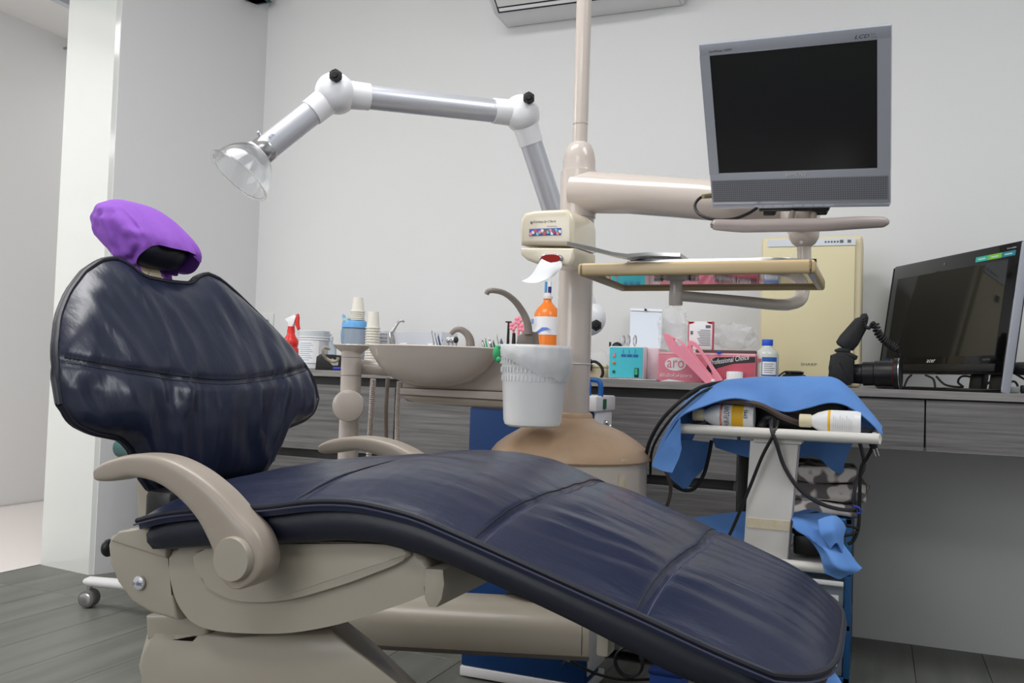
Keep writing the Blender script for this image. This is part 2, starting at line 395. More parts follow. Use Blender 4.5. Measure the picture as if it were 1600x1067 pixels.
# ================================================================== DENTAL CHAIR
YC = 1.187
ch = thing('dental_chair', 'navy leather dental chair with beige plastic body and purple headrest', 'dental chair', (-0.6, YC, 0))
pipe_t = [(-0.96, 0.580), (-0.90, 0.590), (-0.85, 0.606), (-0.78, 0.618), (-0.69, 0.628), (-0.62, 0.642), (-0.56, 0.646), (-0.484, 0.637), (-0.403, 0.613), (-0.306, 0.583), (-0.222, 0.557), (-0.144, 0.531), (-0.065, 0.509), (0.02, 0.488)]
bot_t = [(-0.96, 0.542), (-0.884, 0.551), (-0.79, 0.566), (-0.7, 0.576), (-0.6, 0.593), (-0.536, 0.595), (-0.451, 0.582), (-0.371, 0.558), (-0.296, 0.534), (-0.225, 0.508), (-0.185, 0.492), (0.02, 0.452)]
def hw(s, t=0): return 0.281-(0.012 if t <= 0 else 0.075)*max(0, (s-0.5)/0.5)**(1.5 if t <= 0 else 2.0)
def XY(s, t, ins=0.0):
    xr_ = -0.975+ins + (0.085)*abs(t)**3.5; xf = -0.036-ins - ((0.055)*abs(t)**5 if t <= 0 else 0.085*t**3.5)
    return xr_+(xf-xr_)*s, YC+t*(hw(s, t)-ins)
SEAMS = (-0.645, -0.405, -0.222)
def crown(x, s, t):
    e = (1-abs(t)**3.2)*(1-abs(2*s-1)**14)
    z = 0.036*e
    y = YC+t*0.28
    for xs in SEAMS:
        d = (x-(xs+0.012*(1-abs(t))-0.05*max(0, t)*(1 if xs < -0.6 else 0)))
        z -= 0.0055*math.exp(-(d/0.005)**2)*min(1, e*2)
        z -= 0.003*math.exp(-(d/0.03)**2)*e
    rg = lambda v: (1-2.2*abs(v))
    wr = rg(noise.noise(V(x*3.2+0.3*y, y*21, 1.3)))*0.0026*(0.35+0.65*abs(math.sin(x*7.6+1.2)))+noise.noise(V(x*6, y*46, 2.7))*0.0022+noise.noise(V(x*8, y*12, 5.3))*0.0030
    wr += 0.0016*math.sin(y*150+6*noise.noise(V(x*4, y*3, 0)))*max(0, (s-0.55)/0.45)
    sd = min(abs(x-xs) for xs in SEAMS); wr *= 0.35+0.65*min(1, sd/0.05)
    return z+1.3*wr*e
NS, NT = 300, 70
rows = []
for i in range(NS+1):
    s = 0.5-0.5*math.cos(math.pi*i/NS)*(1) if False else i/NS
    r = []
    for j in range(NT+1):
        t = math.sin(math.pi/2*(2*j/NT-1)); x, y = XY(s, t); r.append(V(x, y, sm(pipe_t, x)+crown(x, s, t)))
    rows.append(r)
def boundary(ins, fz, n=40):
    P = []
    for i in range(n): P.append((0.0+i/n, -1))
    for i in range(n): P.append((1, math.sin(math.pi/2*(2*i/n-1))))
    for i in range(n): P.append((1-i/n, 1))
    for i in range(n): P.append((0, math.sin(math.pi/2*(1-2*i/n))))
    out = []
    for s, t in P:
        x, y = XY(s, t, ins); out.append(V(x, y, fz(x)))
    return out
m = MB(); g = m.grid(rows)
be = boundary(0, lambda x: sm(pipe_t, x)); b1 = boundary(0.0, lambda x: sm(pipe_t, x)-0.0005); b2 = boundary(0.002, lambda x: sm(pipe_t, x)-0.012); b3 = boundary(0.014, lambda x: sm(pipe_t, x)-0.013)
m.skin([m.ring(b1), m.ring(b2), m.ring(b3)], False)
seat = obj('seat', m, leather_s, ch, sharp=1.2)
obj('piping', MB().tube(be+[be[0]], 0.0036, 8, False), leather_d, seat)
obj('stitching', MB().tube([p+V(0, 0, -0.0045) for p in boundary(-0.003, lambda x: sm(pipe_t, x))]+[boundary(-0.003, lambda x: sm(pipe_t, x))[0]+V(0, 0, -0.0045)], 0.0012, 5, False), thread_l, seat)
for xs in SEAMS:
    for dd in (-0.006, 0.006):
        P = []
        for j in range(41):
            t = -0.985+1.97*j/40
            x = xs+0.012*(1-abs(t))-0.05*max(0, t)*(1 if xs < -0.6 else 0)+dd
            a, _ = XY(0, t); b, _ = XY(1, t); s = (x-a)/(b-a); P.append(V(x, YC+t*hw(s, t), sm(pipe_t, x)+crown(x, s, t)+0.0001))
        obj('seam', MB().tube(P, 0.0009, 5), thread_l if dd > 0 else thread, seat)
m = MB(); ringsP = []
for ins, f in ((0.012, 0.0), (0.008, 0.25), (0.009, 0.6), (0.014, 0.9), (0.03, 1.0)):
    ringsP.append(m.ring(boundary(ins, lambda x: (sm(pipe_t, x)-0.012)*(1-f)+sm(bot_t, x)*f)))
m.skin(ringsP, False)
rowsb = []
for i in range(41):
    r = []
    for j in range(21):
        t = math.sin(math.pi/2*(2*j/20-1)); x, y = XY(i/40, t, 0.03); r.append(V(x, y, sm(bot_t, x)))
    rowsb.append(r)
m.grid(rowsb)
obj('seat_base_pad', m, leather_d, ch, sharp=1.2)
# backrest
QT = [(0, 0.938), (0.05, 0.940), (0.066, 0.945), (0.08, 0.956), (0.107, 0.965), (0.14, 0.958), (0.18, 0.935), (0.225, 0.897), (0.26, 0.86), (0.29, 0.815), (0.303, 0.785), (0.306, 0.765)]
QB = [(0, 0.597), (0.125, 0.600), (0.143, 0.612), (0.160, 0.634), (0.174, 0.666), (0.200, 0.688), (0.255, 0.699), (0.285, 0.712), (0.300, 0.728), (0.306, 0.745)]
XB = [(0.59, -1.012), (0.64, -1.016), (0.7, -1.012), (0.76, -1.020), (0.8, -1.040), (0.85, -1.075), (0.9, -1.108), (0.965, -1.138)]
def smq(tab, q): return (interp(tab, q-0.006)+interp(tab, q)+interp(tab, q+0.006))/3
def xback(z): return (interp(XB, z-0.03)+interp(XB, z)*2+interp(XB, z+0.03))/4
def seamz(q): return 0.772+0.030*min(abs(q)/0.3, 1)**1.6
def bx(q, s, t):
    z = smq(QB, abs(q))*(1-s)+smq(QT, abs(q))*s
    e = (1-abs(t)**6)*(1-abs(2*s-1)**7)
    puff = 0.030*e
    d = z-seamz(q); puff -= 0.007*math.exp(-(d/0.006)**2)*min(1, e*3); puff -= 0.003*math.exp(-(d/0.03)**2)*e
    fan = q/(0.25+0.9*abs(z-0.62))
    lo = 1/(1+math.exp((z-0.775)/0.006))
    wr = (0.0042*(1-2.4*abs(noise.noise(V(q*15+0.4*math.sin(z*20), z*5.0, 2.0))))+0.0040*noise.noise(V(fan*13, z*3.2, 7.0)))*(0.75+0.75*lo)+0.0022*noise.noise(V(q*48, z*9, 3))
    wr += 0.0035*noise.noise(V(q*9+z*14, z*22-q*8, 11))*min(1, (abs(t)**3)*2)
    return V(xback(z)+puff+1.55*wr*e, YC+q*0.975, z)
m = MB(); rows = []
for i in range(81):
    s = 0.5-0.5*math.cos(math.pi*i/80)
    rows.append([bx(0.306*math.sin(math.pi/2*(2*j/80-1)), s, math.sin(math.pi/2*(2*j/80-1))) for j in range(81)])
m.grid(rows)
def bbound(dx, ins, n=60):
    P = []
    for i in range(n+1): q = 0.306*math.sin(math.pi/2*(2*i/n-1)); P.append((q, 0))
    for i in range(n+1): q = 0.306*math.sin(math.pi/2*(1-2*i/n)); P.append((q, 1))
    out = []
    for q, s in P:
        z = smq(QB, abs(q)) if s == 0 else smq(QT, abs(q)); zc = 0.78; k = 1-ins/0.2
        out.append(V(xback(z)+dx, YC+q*0.975*(1-ins/0.306), zc+(z-zc)*(1-ins/0.17)))
    return out
m.skin([m.ring(bbound(-0.001, 0)), m.ring(bbound(-0.010, 0.010)), m.ring(bbound(-0.025, 0.035)), m.ring(bbound(-0.033, 0.055))], False)
rows = []
for i in range(13):
    r = []
    for j in range(13):
        q = 0.256*(2*j/12-1); s = i/12; z = smq(QB, abs(q*1.195))*(1-s)+smq(QT, abs(q*1.195))*s
        r.append(V(xback(z)-0.033, YC+q, 0.78+(z-0.78)*0.72))
    rows.append(r)
m.grid(rows)
back = obj('backrest', m, leather_b, ch, sharp=1.2)
bb_ = bbound(0.001, 0); obj('piping', MB().tube(bb_+[bb_[0]], 0.0042, 8, False), leather_d, back)
bb_ = bbound(-0.006, 0.001); obj('piping', MB().tube(bb_+[bb_[0]], 0.0036, 8, False), leather_d, back)
for dd in (-0.004, 0.004):
    P = []
    for j in range(61):
        q = -0.283+0.566*j/60; z = seamz(q)+dd; a, b = smq(QB, abs(q)), smq(QT, abs(q)); P.append(bx(q, (z-a)/(b-a), q/0.306)+V(0.0003, 0, 0))
    obj('seam', MB().tube(P, 0.0009, 5), thread, back)
obj('back_shell', MB().prism([V(-1.055, YC-0.05, 0.62), V(-1.055, YC+0.05, 0.62), V(-1.08, YC+0.15, 0.80), V(-1.155, YC+0.07, 0.91), V(-1.155, YC-0.07, 0.91), V(-1.08, YC-0.15, 0.80)], (-0.03, 0, 0), 0.01), beige2, ch)
obj('back_support', MB().prism([V(-1.035, YC-0.11, 0.64), V(-0.99, YC-0.11, 0.57), V(-0.99, YC-0.11, 0.48), V(-1.06, YC-0.11, 0.53), V(-1.07, YC-0.11, 0.64)], (0, 0.22, 0), 0.008), beige2, ch)
obj('hinge_cover', MB().bb(-1.005, -0.955, YC-0.155, YC+0.155, 0.56, 0.612, 0.01), black, ch)
# headrest
tl = Matrix.Rotation(math.radians(-50), 3, 'Y')
hc = V(-1.185, YC+0.004, 1.014)
def pillow(name, sx, sy, sz, c, mt, par, cut=None, wr=0.0):
    m = MB(); c = Vector(c); rr = []; n, k = 40, 110
    for i in range(n+1):
        th = -math.pi/2+math.pi*i/n; rg = []
        for a in range(k):
            ph = 2*math.pi*a/k; sg = lambda x, e: math.copysign(abs(x)**e, x)
            ct = sg(math.cos(th), 0.62) if 0 < i < n else 1e-4
            q = V(sx*ct*sg(math.cos(ph), 0.85), sy*ct*sg(math.sin(ph), 0.6), sz*sg(math.sin(th), 0.7))
            q += q.normalized()*wr*(noise.noise(V(q.x*20, q.y*85, q.z*8))*max(0, -math.sin(th)+0.35)+noise.noise(V(q.x*60, q.z*60, 4))*max(0, -q.y/sy-0.45))
            rg.append(c+tl @ q)
        rr.append(m.ring(rg))
    if cut: rr = rr[cut:]
    m.skin(rr, not cut); return obj(name, m, mt, par, sharp=2.0)
hr = pillow('headrest', 0.032, 0.072, 0.066, hc, leather_d, ch)
pillow('headrest_cover', 0.040, 0.084, 0.075, hc+V(0, 0, 0.002), purple, hr, cut=8, wr=0.019)
obj('headrest_stem', MB().box((-1.158, YC-0.008, 0.945), (0.012, 0.05, 0.06), 0.003, rot=Matrix.Rotation(math.radians(-25), 3, 'Y')), cream, ch, label='cream plastic bracket under the headrest')
# armrests
def armpath(c): return [V(x, c, z) for x, z in ((-0.918, 0.648), (-0.885, 0.665), (-0.84, 0.676), (-0.79, 0.667), (-0.745, 0.644), (-0.71, 0.615), (-0.685, 0.585), (-0.678, 0.566))]
armo = [(162, 738), (170, 724), (190, 714), (215, 709), (245, 709), (280, 716), (315, 733), (350, 762), (385, 797), (412, 828), (432, 858), (438, 882), (425, 898), (400, 910), (372, 914), (350, 906), (336, 890), (332, 865), (337, 835), (333, 812), (320, 787), (298, 762), (268, 745), (238, 740), (212, 744), (195, 752), (178, 753)]
def arm(cs, Y, yr):
    C0 = [Yp(x, y, Y) for x, y, r in cs]; k = [dep(x, y, Y)/FPX*r for x, y, r in cs]
    P_ = catmull(C0, 6); R_ = []
    Rv3 = catmull([V(r, 0, 0) for r in k], 6)
    m = MB(); rings = []
    for i, p in enumerate(P_):
        t = (P_[min(i+1, len(P_)-1)]-P_[max(i-1, 0)]); t.y = 0; t.normalize(); n_ = V(-t.z, 0, t.x); r = max(Rv3[i].x, 0.001)
        yy = yr*min(1, (r/0.009)**0.5) if r < 0.009 else yr
        sg = lambda v, e: math.copysign(abs(v)**e, v)
        rings.append(m.ring([p+n_*r*sg(math.cos(a), 0.55)+V(0, yy*sg(math.sin(a), 0.42), 0) for a in [2*math.pi*q_/40 for q_ in range(40)]]))
    m.skin(rings); return m
ar = obj('armrest', arm([(161, 740, 3), (170, 739, 11), (190, 733, 17), (225, 726, 18), (266, 733, 21), (305, 755, 25), (340, 788, 30), (366, 825, 37), (382, 852, 46), (386, 872, 50), (387, 892, 42), (387, 907, 26), (387, 915, 8)], 0.89, 0.024), beige3, ch, sharp=1.2)
dc = Yp(361, 874, 0.86)
obj('armrest_cap', MB().lathe([(0.0255, -0.02), (0.0265, 0.0), (0.025, 0.004), (0.0, 0.0045)], (dc.x, 0.8625, dc.z), (0, -1, 0), 36), beige2, ar)
ar = obj('armrest', arm([(505, 702, 3), (512, 700, 8), (530, 696, 11), (565, 692, 11), (600, 698, 13), (635, 714, 16), (670, 742, 20), (695, 780, 26), (705, 820, 28)], 1.49, 0.026), beige3, ch, sharp=1.2)
# body castings
sideo = [(272, 855), (264, 880), (268, 915), (280, 948), (303, 974), (340, 986), (400, 990), (460, 988), (530, 975), (600, 953), (650, 935), (672, 920), (674, 895), (655, 866), (600, 850), (480, 846), (400, 848), (330, 850)]
so = catmull([Yp(x, y, 0.95) for x, y in sideo], 4, True)
obj('side_casting', MB().prism(so, (0, 0.47, 0), 0.008, 4), beige2, ch)
obj('casting_end', MB().prism([Yp(x, y, 0.945) for x, y in ((664, 888), (663, 935), (669, 948), (682, 949), (690, 936), (694, 913), (692, 890))], (0, 0.46, 0), 0.0015, 2), beige2, ch)
# raised moulding on the near side
mo = catmull([Yp(x, y, 0.942) for x, y in ((305, 862), (310, 900), (335, 925), (380, 940), (450, 937), (530, 915), (575, 899), (622, 880), (640, 864), (600, 851), (500, 850), (400, 852))], 4, True)
obj('side_moulding', MB().prism(mo, (0, 0.02, 0), 0.004, 3), beige2, ch)
obj('lever_knob', MB().ell(D(169, 856, 1.42), 0.010, 0.012, 0.014), black, ch)
ro = [(172, 838), (168, 852), (171, 880), (183, 910), (205, 940), (235, 958), (278, 970), (268, 930), (259, 885), (261, 860), (262, 832), (240, 822), (200, 826)]
obj('rear_housing', MB().prism([Yp(x, y, 0.95) for x, y in ro], (0, 0.45, 0), 0.005, 3), beige2, ch)
obj('rear_cap', MB().prism([Yp(x, y, 0.945) for x, y in ((171, 845), (258, 873), (261, 832), (236, 822), (184, 830))], (0, 0.46, 0), 0.004, 3), beige2, ch)
lg = Yp(216, 911, 0.945)
lp = obj('logo_plate', MB().lathe([(0.0092, 0), (0.0092, 0.003), (0.008, 0.004), (0.0, 0.004)], (lg.x, 0.948, lg.z), (0, -1, 0), 28), mat('badge_silver', (206, 208, 212), 0.3, metal=0.3), ch)
text('a·dec', (lg.x, 0.9438, lg.z-0.003), (1, 0, 0), (0, 0, 1), 0.0062, mat('ink_navy', (30, 50, 110), 0.5), lp, just='CENTER', width=0.0165)
obj('casting_gap', MB().bb(-0.885, -0.86, 0.97, 1.38, 0.47, 0.56), black, ch)
obj('pivot_block', MB().prism([Yp(x, y, 1.0) for x, y in ((226, 962), (228, 1000), (300, 1012), (322, 990), (318, 960))], (0, 0.34, 0), 0.006, 3), beige2, ch)
pd = [Yp(x, y, 1.0) for x, y in ((240, 982), (222, 1020), (216, 1042), (226, 1075))]
po = pd+[V(-0.93, 1.0, 0.05), V(-0.30, 1.0, 0.05), V(-0.36, 1.0, 0.29), V(-0.55, 1.0, 0.41), V(-0.647, 1.0, 0.462), V(-0.80, 1.0, 0.43)]
obj('pedestal', MB().prism(po, (-0.11, 0.13, 0), 0.006, 3), beige2, ch)
obj('floor_plate', MB().bb(-1.12, -0.30, 0.96, 1.38, 0.0, 0.055, 0.01), beige2, ch)
for k in range(7): obj('bellows', MB().lathe([(0.010, 0), (0.015, 0.005), (0.010, 0.01)], (-0.84+0.011*k, 1.02, 0.447), (1, 0, 0), 14), rubber, ch)
obj('leg_bracket', MB().prism([Yp(x, y, 1.1) for x, y in ((690, 880), (765, 908), (900, 955), (880, 935), (760, 875), (700, 862))], (0, 0.12, 0), 0.002), beige2, ch)
obj('toe_board_bracket', MB().bb(-0.30, -0.285, 1.02, 1.05, 0.475, 0.51, 0.003), beige2, ch)

# ================================================================== DELIVERY UNIT
cx, cy = -0.632, 1.905
du = thing('delivery_unit', 'beige dental delivery unit column rising from a tan domed base behind the chair', 'dental unit', (cx, cy, 0.3))
hs = obj('base_housing', MB().lathe([(0.10, 0.335), (0.15, 0.338), (0.168, 0.35), (0.170, 0.60), (0.169, 0.618)], (cx, cy, 0), seg=56), beige, du)
obj('hatch', MB().prism([V(cx+0.002+0, cy-0.174, 0.36), V(cx+0.004, cy-0.174, 0.61), V(cx+0.0, cy-0.174, 0.61), V(cx-0.002, cy-0.174, 0.36)], (0, 0.004, 0)), inkg, hs)
obj('tape_residue', curve_label(MB(), (cx, cy, 0), 0.1706, -0.62, -0.5, 0.545, 0.60, 6), stain, hs)
obj('base_rim', MB().lathe([(0.12, 0.318), (0.135, 0.322), (0.135, 0.338)], (cx, cy, 0), seg=40), rubber, du)
dm = obj('dome_cover', MB().lathe([(0.174, 0.618), (0.178, 0.622), (0.176, 0.632), (0.165, 0.646), (0.145, 0.662), (0.115, 0.680), (0.085, 0.692), (0.058, 0.699), (0.052, 0.706), (0.048, 0.708), (0.046, 0.716), (0.042, 0.72)], (cx, cy, 0), seg=56), dome_m, du)
obj('tape_residue', curve_label(MB(), (cx, cy, 0), 0.1768, -0.62, -0.5, 0.6245, 0.633, 6), stain, dm)
obj('column', MB().lathe([(0.0390, 0.70), (0.0385, 1.065), (0.0375, 1.07), (0.0375, 1.262), (0.0365, 1.265), (0.0365, 1.285), (0.033, 1.305), (0.026, 1.32), (0.018, 1.326)], (cx, cy, 0), seg=40), beige, du)
obj('pole', MB().lathe([(0.0168, 1.32), (0.0168, 1.365), (0.0160, 1.3655), (0.0160, 1.367), (0.0172, 1.3675), (0.0172, 2.595)], (cx, cy, 0), seg=24), beige, du)
obj('cable_tie', MB().tube([V(cx+0.0400*math.cos(a), cy+0.040*math.sin(a), 0.828) for a in [2*math.pi*k/24 for k in range(25)]], 0.0012, 6, False), whitep, du)
A = [V(cx, cy, 1.212), V(cx+0.05, cy-0.012, 1.208), D(985, 303, 1.93), D(1100, 312, 1.80), D(1190, 322, 1.74), D(1232, 330, 1.71)]
obj('support_arm', MB().tube(A, [0.050, 0.0460, 0.0430, 0.0405, 0.036, 0.030], 28), beige, du)
obj('arm_collar', MB().lathe([(0.040, 1.155), (0.0405, 1.16), (0.0405, 1.258), (0.0395, 1.262)], (cx, cy, 0), seg=40), beige, du)
bj = D(1256, 362, 1.66)
obj('arm_end', MB().tube([D(1222, 322, 1.72), D(1240, 330, 1.70), bj], [0.030, 0.030, 0.026], 20), beige, du)
obj('ball_joint', MB().lathe([(0.0001, -0.030), (0.012, -0.0285), (0.021, -0.022), (0.0265, -0.012), (0.028, 0.0), (0.028, 0.03)], bj, seg=28), beige, du)
obj('post_screw', MB().lathe([(0.003, 0), (0.003, 0.002)], D(1252, 379, 1.632), (0, -1, 0), 10), steel, du)
pt = D(1256, 378, 1.66); pb = D(1254, 455, 1.665)
obj('tray_arm', MB().tube([pt, D(1256.5, 420, 1.66), pb, D(1250, 468, 1.65), D(1238, 474, 1.63), D(1215, 476, 1.61), D(1140, 469, 1.56), D(1060, 462, 1.50)], [0.0128, 0.0128, 0.0125, 0.0118, 0.0112, 0.0105, 0.0095, 0.0088], 16, smooth=5), beige, du)
th = D(1056, 462, 1.5); tx, ty = th.x, th.y
obj('tray_hub', MB().lathe([(0.0108, -0.016), (0.0115, -0.015), (0.0115, 0.006), (0.0105, 0.0062), (0.0105, 0.024), (0.022, 0.026), (0.024, 0.034)], (tx, ty, th.z), seg=24), beige, du)
TZ = 0.9655; tx0, tx1, ty0, ty1 = -0.462, -0.090, 1.40, 1.665
tb = mat('tray_underside', (200, 176, 140), 0.06, coat=1.0, spec=0.9)
tf = mat('tan_tray_frame', (206, 182, 140), 0.3)
m = MB(); w_ = 0.014
m.bb(tx0, tx1, ty0, ty0+w_, TZ, TZ+0.021, 0.005, 3); m.bb(tx0, tx1, ty1-w_, ty1, TZ, TZ+0.021, 0.005, 3)
m.bb(tx0, tx0+w_, ty0, ty1, TZ, TZ+0.021, 0.005, 3); m.bb(tx1-w_, tx1, ty0, ty1, TZ, TZ+0.021, 0.005, 3)
tr = obj('tray_frame', m, tf, du)
obj('tray_panel', MB().bb(tx0+0.01, tx1-0.01, ty0+0.01, ty1-0.01, TZ+0.006, TZ+0.013), mat('mirror_panel', (176, 168, 160), 0.05, metal=0.9), tr, label='mirror-smooth underside panel of the tray')
for dx in (-0.03, 0.03): obj('tray_bolt', MB().lathe([(0.008, 0.0), (0.008, 0.006)], (tx+dx, ty, TZ-0.001), seg=12), steel, tr)
# handle bar under the monitor
hb = [D(1114.5, 351, 1.56), D(1117, 351, 1.56), D(1160, 353, 1.55), D(1220, 352, 1.53), D(1290, 351, 1.51), D(1340, 348, 1.50), D(1380, 347, 1.49), D(1383.5, 347, 1.49)]
obj('handle_bar', MB().tube(hb, [0.003, 0.0095, 0.0115, 0.0115, 0.0112, 0.0108, 0.0090, 0.003], 16, smooth=4), mat('grey_handle', (168, 156, 152), 0.35), du)
for px in (1238, 1272): obj('handle_strut', MB().tube([D(px, 333, 1.60), D(px-2, 346, 1.585), D(px+(8 if px < 1250 else -8), 358, 1.655)], 0.0055, 10, smooth=4), beige3, du)

# instrument lying on the tray : flat steel tray with raised handle
t = thing('steel_tray', 'flat stainless steel tray with raised handle lying on the tan bracket table', 'tray', ((tx0+tx1)/2, 1.5, TZ+0.021))
z = TZ+0.0212
obj('plate', MB().prism(catmull([V(-0.385, 1.425, z), V(-0.33, 1.415, z), V(-0.2, 1.413, z), V(-0.125, 1.42, z), V(-0.105, 1.50, z), V(-0.13, 1.60, z), V(-0.33, 1.60, z), V(-0.385, 1.56, z)], 4, True), (0, 0, 0.005), 0.0012), steel, t)
hp = [(D(888, 381, 1.42), 0.006), (D(925, 389, 1.43), 0.010), (D(960, 398, 1.43), 0.012), (D(985, 402, 1.44), 0.022), (D(1020, 401, 1.45), 0.035), (D(1070, 403, 1.46), 0.04)]
m = MB(); rr = []
for p, w2 in hp:
    rr.append(m.ring([p+V(0, -w2, -0.003), p+V(0, w2, -0.003), p+V(0, w2*0.9, 0.003), p+V(0, -w2*0.9, 0.003)]))
m.skin(rr); obj('handle', m, steel, t)

# ================================================================== MONITOR
def quadfit(pts, wd):
    # parallelogram through the four corner rays, scaled to a real width
    a, b, c, d = [ray(*p) for p in pts]
    M3 = Matrix((b, -c, d)).transposed()  # a*1 - b*k1 + c*k2 - d*k3 = 0
    k = M3.inverted() @ a
    P = [CP+a, CP+b*k[0], CP+c*k[1], CP+d*k[2]]
    s = wd/(P[1]-P[0]).length
    return [CP+(p-CP)*s for p in P]
P = quadfit([(1090, 70), (1391, 39), (1391, 321), (1113, 325)], 0.308)
O = (P[3]+P[2])/2; ex = (P[1]-P[0]).normalized(); up = ((P[0]-P[3])+(P[1]-P[2])).normalized(); up = (up-ex*up.dot(ex)).normalized(); nn = ex.cross(up)  # nn faces camera
MW = 0.308; MH = ((P[0]-P[3]).length+(P[1]-P[2]).length)/2
def loc3(a, b, c): return O+ex*a+up*b+nn*c
RM = Matrix((ex, nn, up)).transposed()
mon = thing('monitor', 'silver square flat monitor with speaker grille mounted above the tray arm', 'monitor', O)
def fbox(a0, a1, b0, b1, c0, c1, bev=0.0, m=None):
    m = m or MB(); m.box(loc3((a0+a1)/2, (b0+b1)/2, (c0+c1)/2), (a1-a0, abs(c1-c0), b1-b0), bev, rot=RM); return m
k = MW/297.0
sx0, sx1, sy0, sy1 = -MW/2+0.0175, MW/2-0.0205, 0.066, MH-0.021
m = MB(); fbox(-MW/2, MW/2, sy1, MH, -0.012, 0.0, 0.002, m); fbox(-MW/2, MW/2, 0.0, sy0, -0.012, 0.0, 0.002, m)
fbox(-MW/2, sx0, sy0-0.002, sy1+0.002, -0.012, 0.0, 0.0, m); fbox(sx1, MW/2, sy0-0.002, sy1+0.002, -0.012, 0.0, 0.0, m)
obj('bezel', m, silver, mon)
obj('rear_shell', fbox(-MW/2+0.01, MW/2-0.01, 0.005, MH-0.01, -0.042, -0.012, 0.008), mat('grey_shell', (120, 122, 130), 0.5), mon)
obj('screen', fbox(sx0-0.001, sx1+0.001, sy0-0.001, sy1+0.001, -0.008, -0.003), screen, mon)
obj('lower_lip', fbox(-MW/2+0.002, MW/2-0.001, -0.001, 0.005, -0.004, 0.003, 0.001), silver, mon)
gr = obj('speaker_grille', fbox(-MW/2+0.003, MW/2-0.003, 0.011, 0.053, -0.001, 0.0004), grille, mon)
m = MB(); nx, ny = 78, 10
for i in range(nx):
    for j in range(ny):
        a = -MW/2+0.007+(MW-0.014)*i/(nx-1); b = 0.0145+0.035*j/(ny-1)
        r = [m.bm.verts.new(loc3(a+u_*0.0011, b+v_*0.0011, 0.0006)) for u_, v_ in ((-1, -1), (1, -1), (1, 1), (-1, 1))]; m.bm.faces.new(r)
g_ = obj('grille_holes', m, mat('hole_dark', (92, 94, 102), 0.7), gr, kind='stuff')
for i in range(8): obj('button', fbox(-0.075+i*0.0175, -0.0595+i*0.0175, 0.0015, 0.0045, 0.002, 0.0042, 0.0008), mat('button_silver', (190, 192, 200), 0.4), mon)
text('SAMSUNG', loc3(0.0, 0.0575, 0), ex, up, 0.0052, inkw, mon, just='CENTER', width=0.034, depth=0.0008)
text('SAMSUNG', loc3(0.0006, 0.0570, 0), ex, up, 0.0052, ink, mon, just='CENTER', width=0.034, depth=0.0004)
text('SyncMaster 150MP', loc3(-MW/2+0.017, MH-0.0165, 0), ex, up, 0.0048, ink, mon, width=0.040)
text('LCD', loc3(MW/2-0.054, MH-0.016, 0), ex, up, 0.0058, ink, mon, shear=0.3, width=0.022)
text('TV', loc3(MW/2-0.030, MH-0.013, 0), ex, up, 0.0030, inkg, mon, width=0.007)
text('monitor', loc3(MW/2-0.030, MH-0.0165, 0), ex, up, 0.0022, inkg, mon, width=0.010)
obj('mount_plate', fbox(-0.068, 0.054, -0.0085, -0.001, -0.035, 0.0, 0.001), black, mon)
for a0 in (-0.062, 0.028): obj('mount_wing', fbox(a0, a0+0.022, -0.018, -0.0085, -0.03, -0.002, 0.003), black, mon)
obj('mount_neck', MB().tube([loc3(0.005, -0.004, -0.02), D(1252, 345, 1.63), D(1255, 356, 1.655)], [0.020, 0.017, 0.02], 16), beige, mon)
o = tag(obj('monitor_cable', MB().tube([loc3(-MW/2-0.001, 0.018, -0.02), D(1096, 308, 1.66), D(1086, 320, 1.65), D(1092, 334, 1.62), D(1115, 343, 1.60), D(1145, 342, 1.60), D(1170, 333, 1.61), loc3(-0.068, -0.004, -0.03)], 0.0028, 10, smooth=6), cab_m), 'short dark video cable looping from the silver monitor', 'cable')
obj('plug', MB().tube([loc3(-MW/2+0.001, 0.018, -0.02), D(1098, 307, 1.655)], [0.0055, 0.0042], 10), mat('plug_gold', (150, 140, 100), 0.4), o)

# ================================================================== TISSUE DISPENSER
t = thing('tissue_dispenser', 'cream tissue dispenser box mounted on the unit column', 'dispenser', (-0.66, 1.80, 1.05))
yd = 1.715
def dp(pts, Y=yd): return [Yp(x, y, Y) for x, y in pts]
ub = dp([(812, 382), (811, 345), (818, 332), (835, 328), (884, 326), (893, 334), (896, 345), (896, 384)])
up_ = obj('upper_case', MB().prism(ub, (0.012, 0.125, 0), 0.010, 4), creamd, t)
lb = dp([(812, 386), (813, 398), (822, 406), (838, 412), (890, 416), (897, 404), (897, 387)])
obj('lower_case', MB().prism(lb, (0.010, 0.120, 0), 0.007, 4), creamd, t)
q = Yp(855, 362, yd); o2 = Yp(827, 370, yd); o3 = Yp(877, 368, yd)
win = obj('window_strip', MB().bb(Yp(827, 362, yd).x, Yp(877, 362, yd).x, yd-0.0015, yd+0.004, q.z-0.008, q.z+0.007, 0.001), mat('blue_floral', (70, 96, 170), 0.5), t)
for k in range(14):
    a = Yp(830+k*3.5 if k < 7 else 857+(k-7)*3, 362, yd).x; zz = q.z-0.004+0.006*((k*7) % 3)/2
    mtf = [mat('flower_pink', (238, 150, 160), 0.6), mat('flower_white', (240, 236, 240), 0.6), mat('flower_red', (214, 90, 100), 0.6), mat('flower_cyan', (130, 200, 220), 0.6)][k % 4]
    obj('flower', MB().lathe([(0.0038, 0), (0.0038, 0.0008)], (a, yd-0.0014, zz), (0, -1, 0), 6), mtf, win)
obj('clear_gap', MB().bb(Yp(847, 362, yd).x, Yp(856, 362, yd).x, yd-0.002, yd, q.z-0.006, q.z+0.006), inkg, win)
q = Yp(829, 349, yd); text('Kimberly-Clark', (q.x+0.006, yd-0.0003, q.z-0.001), (1, 0, 0), (0, 0, 1), 0.0062, ink, up_, shear=0.25, width=0.050)
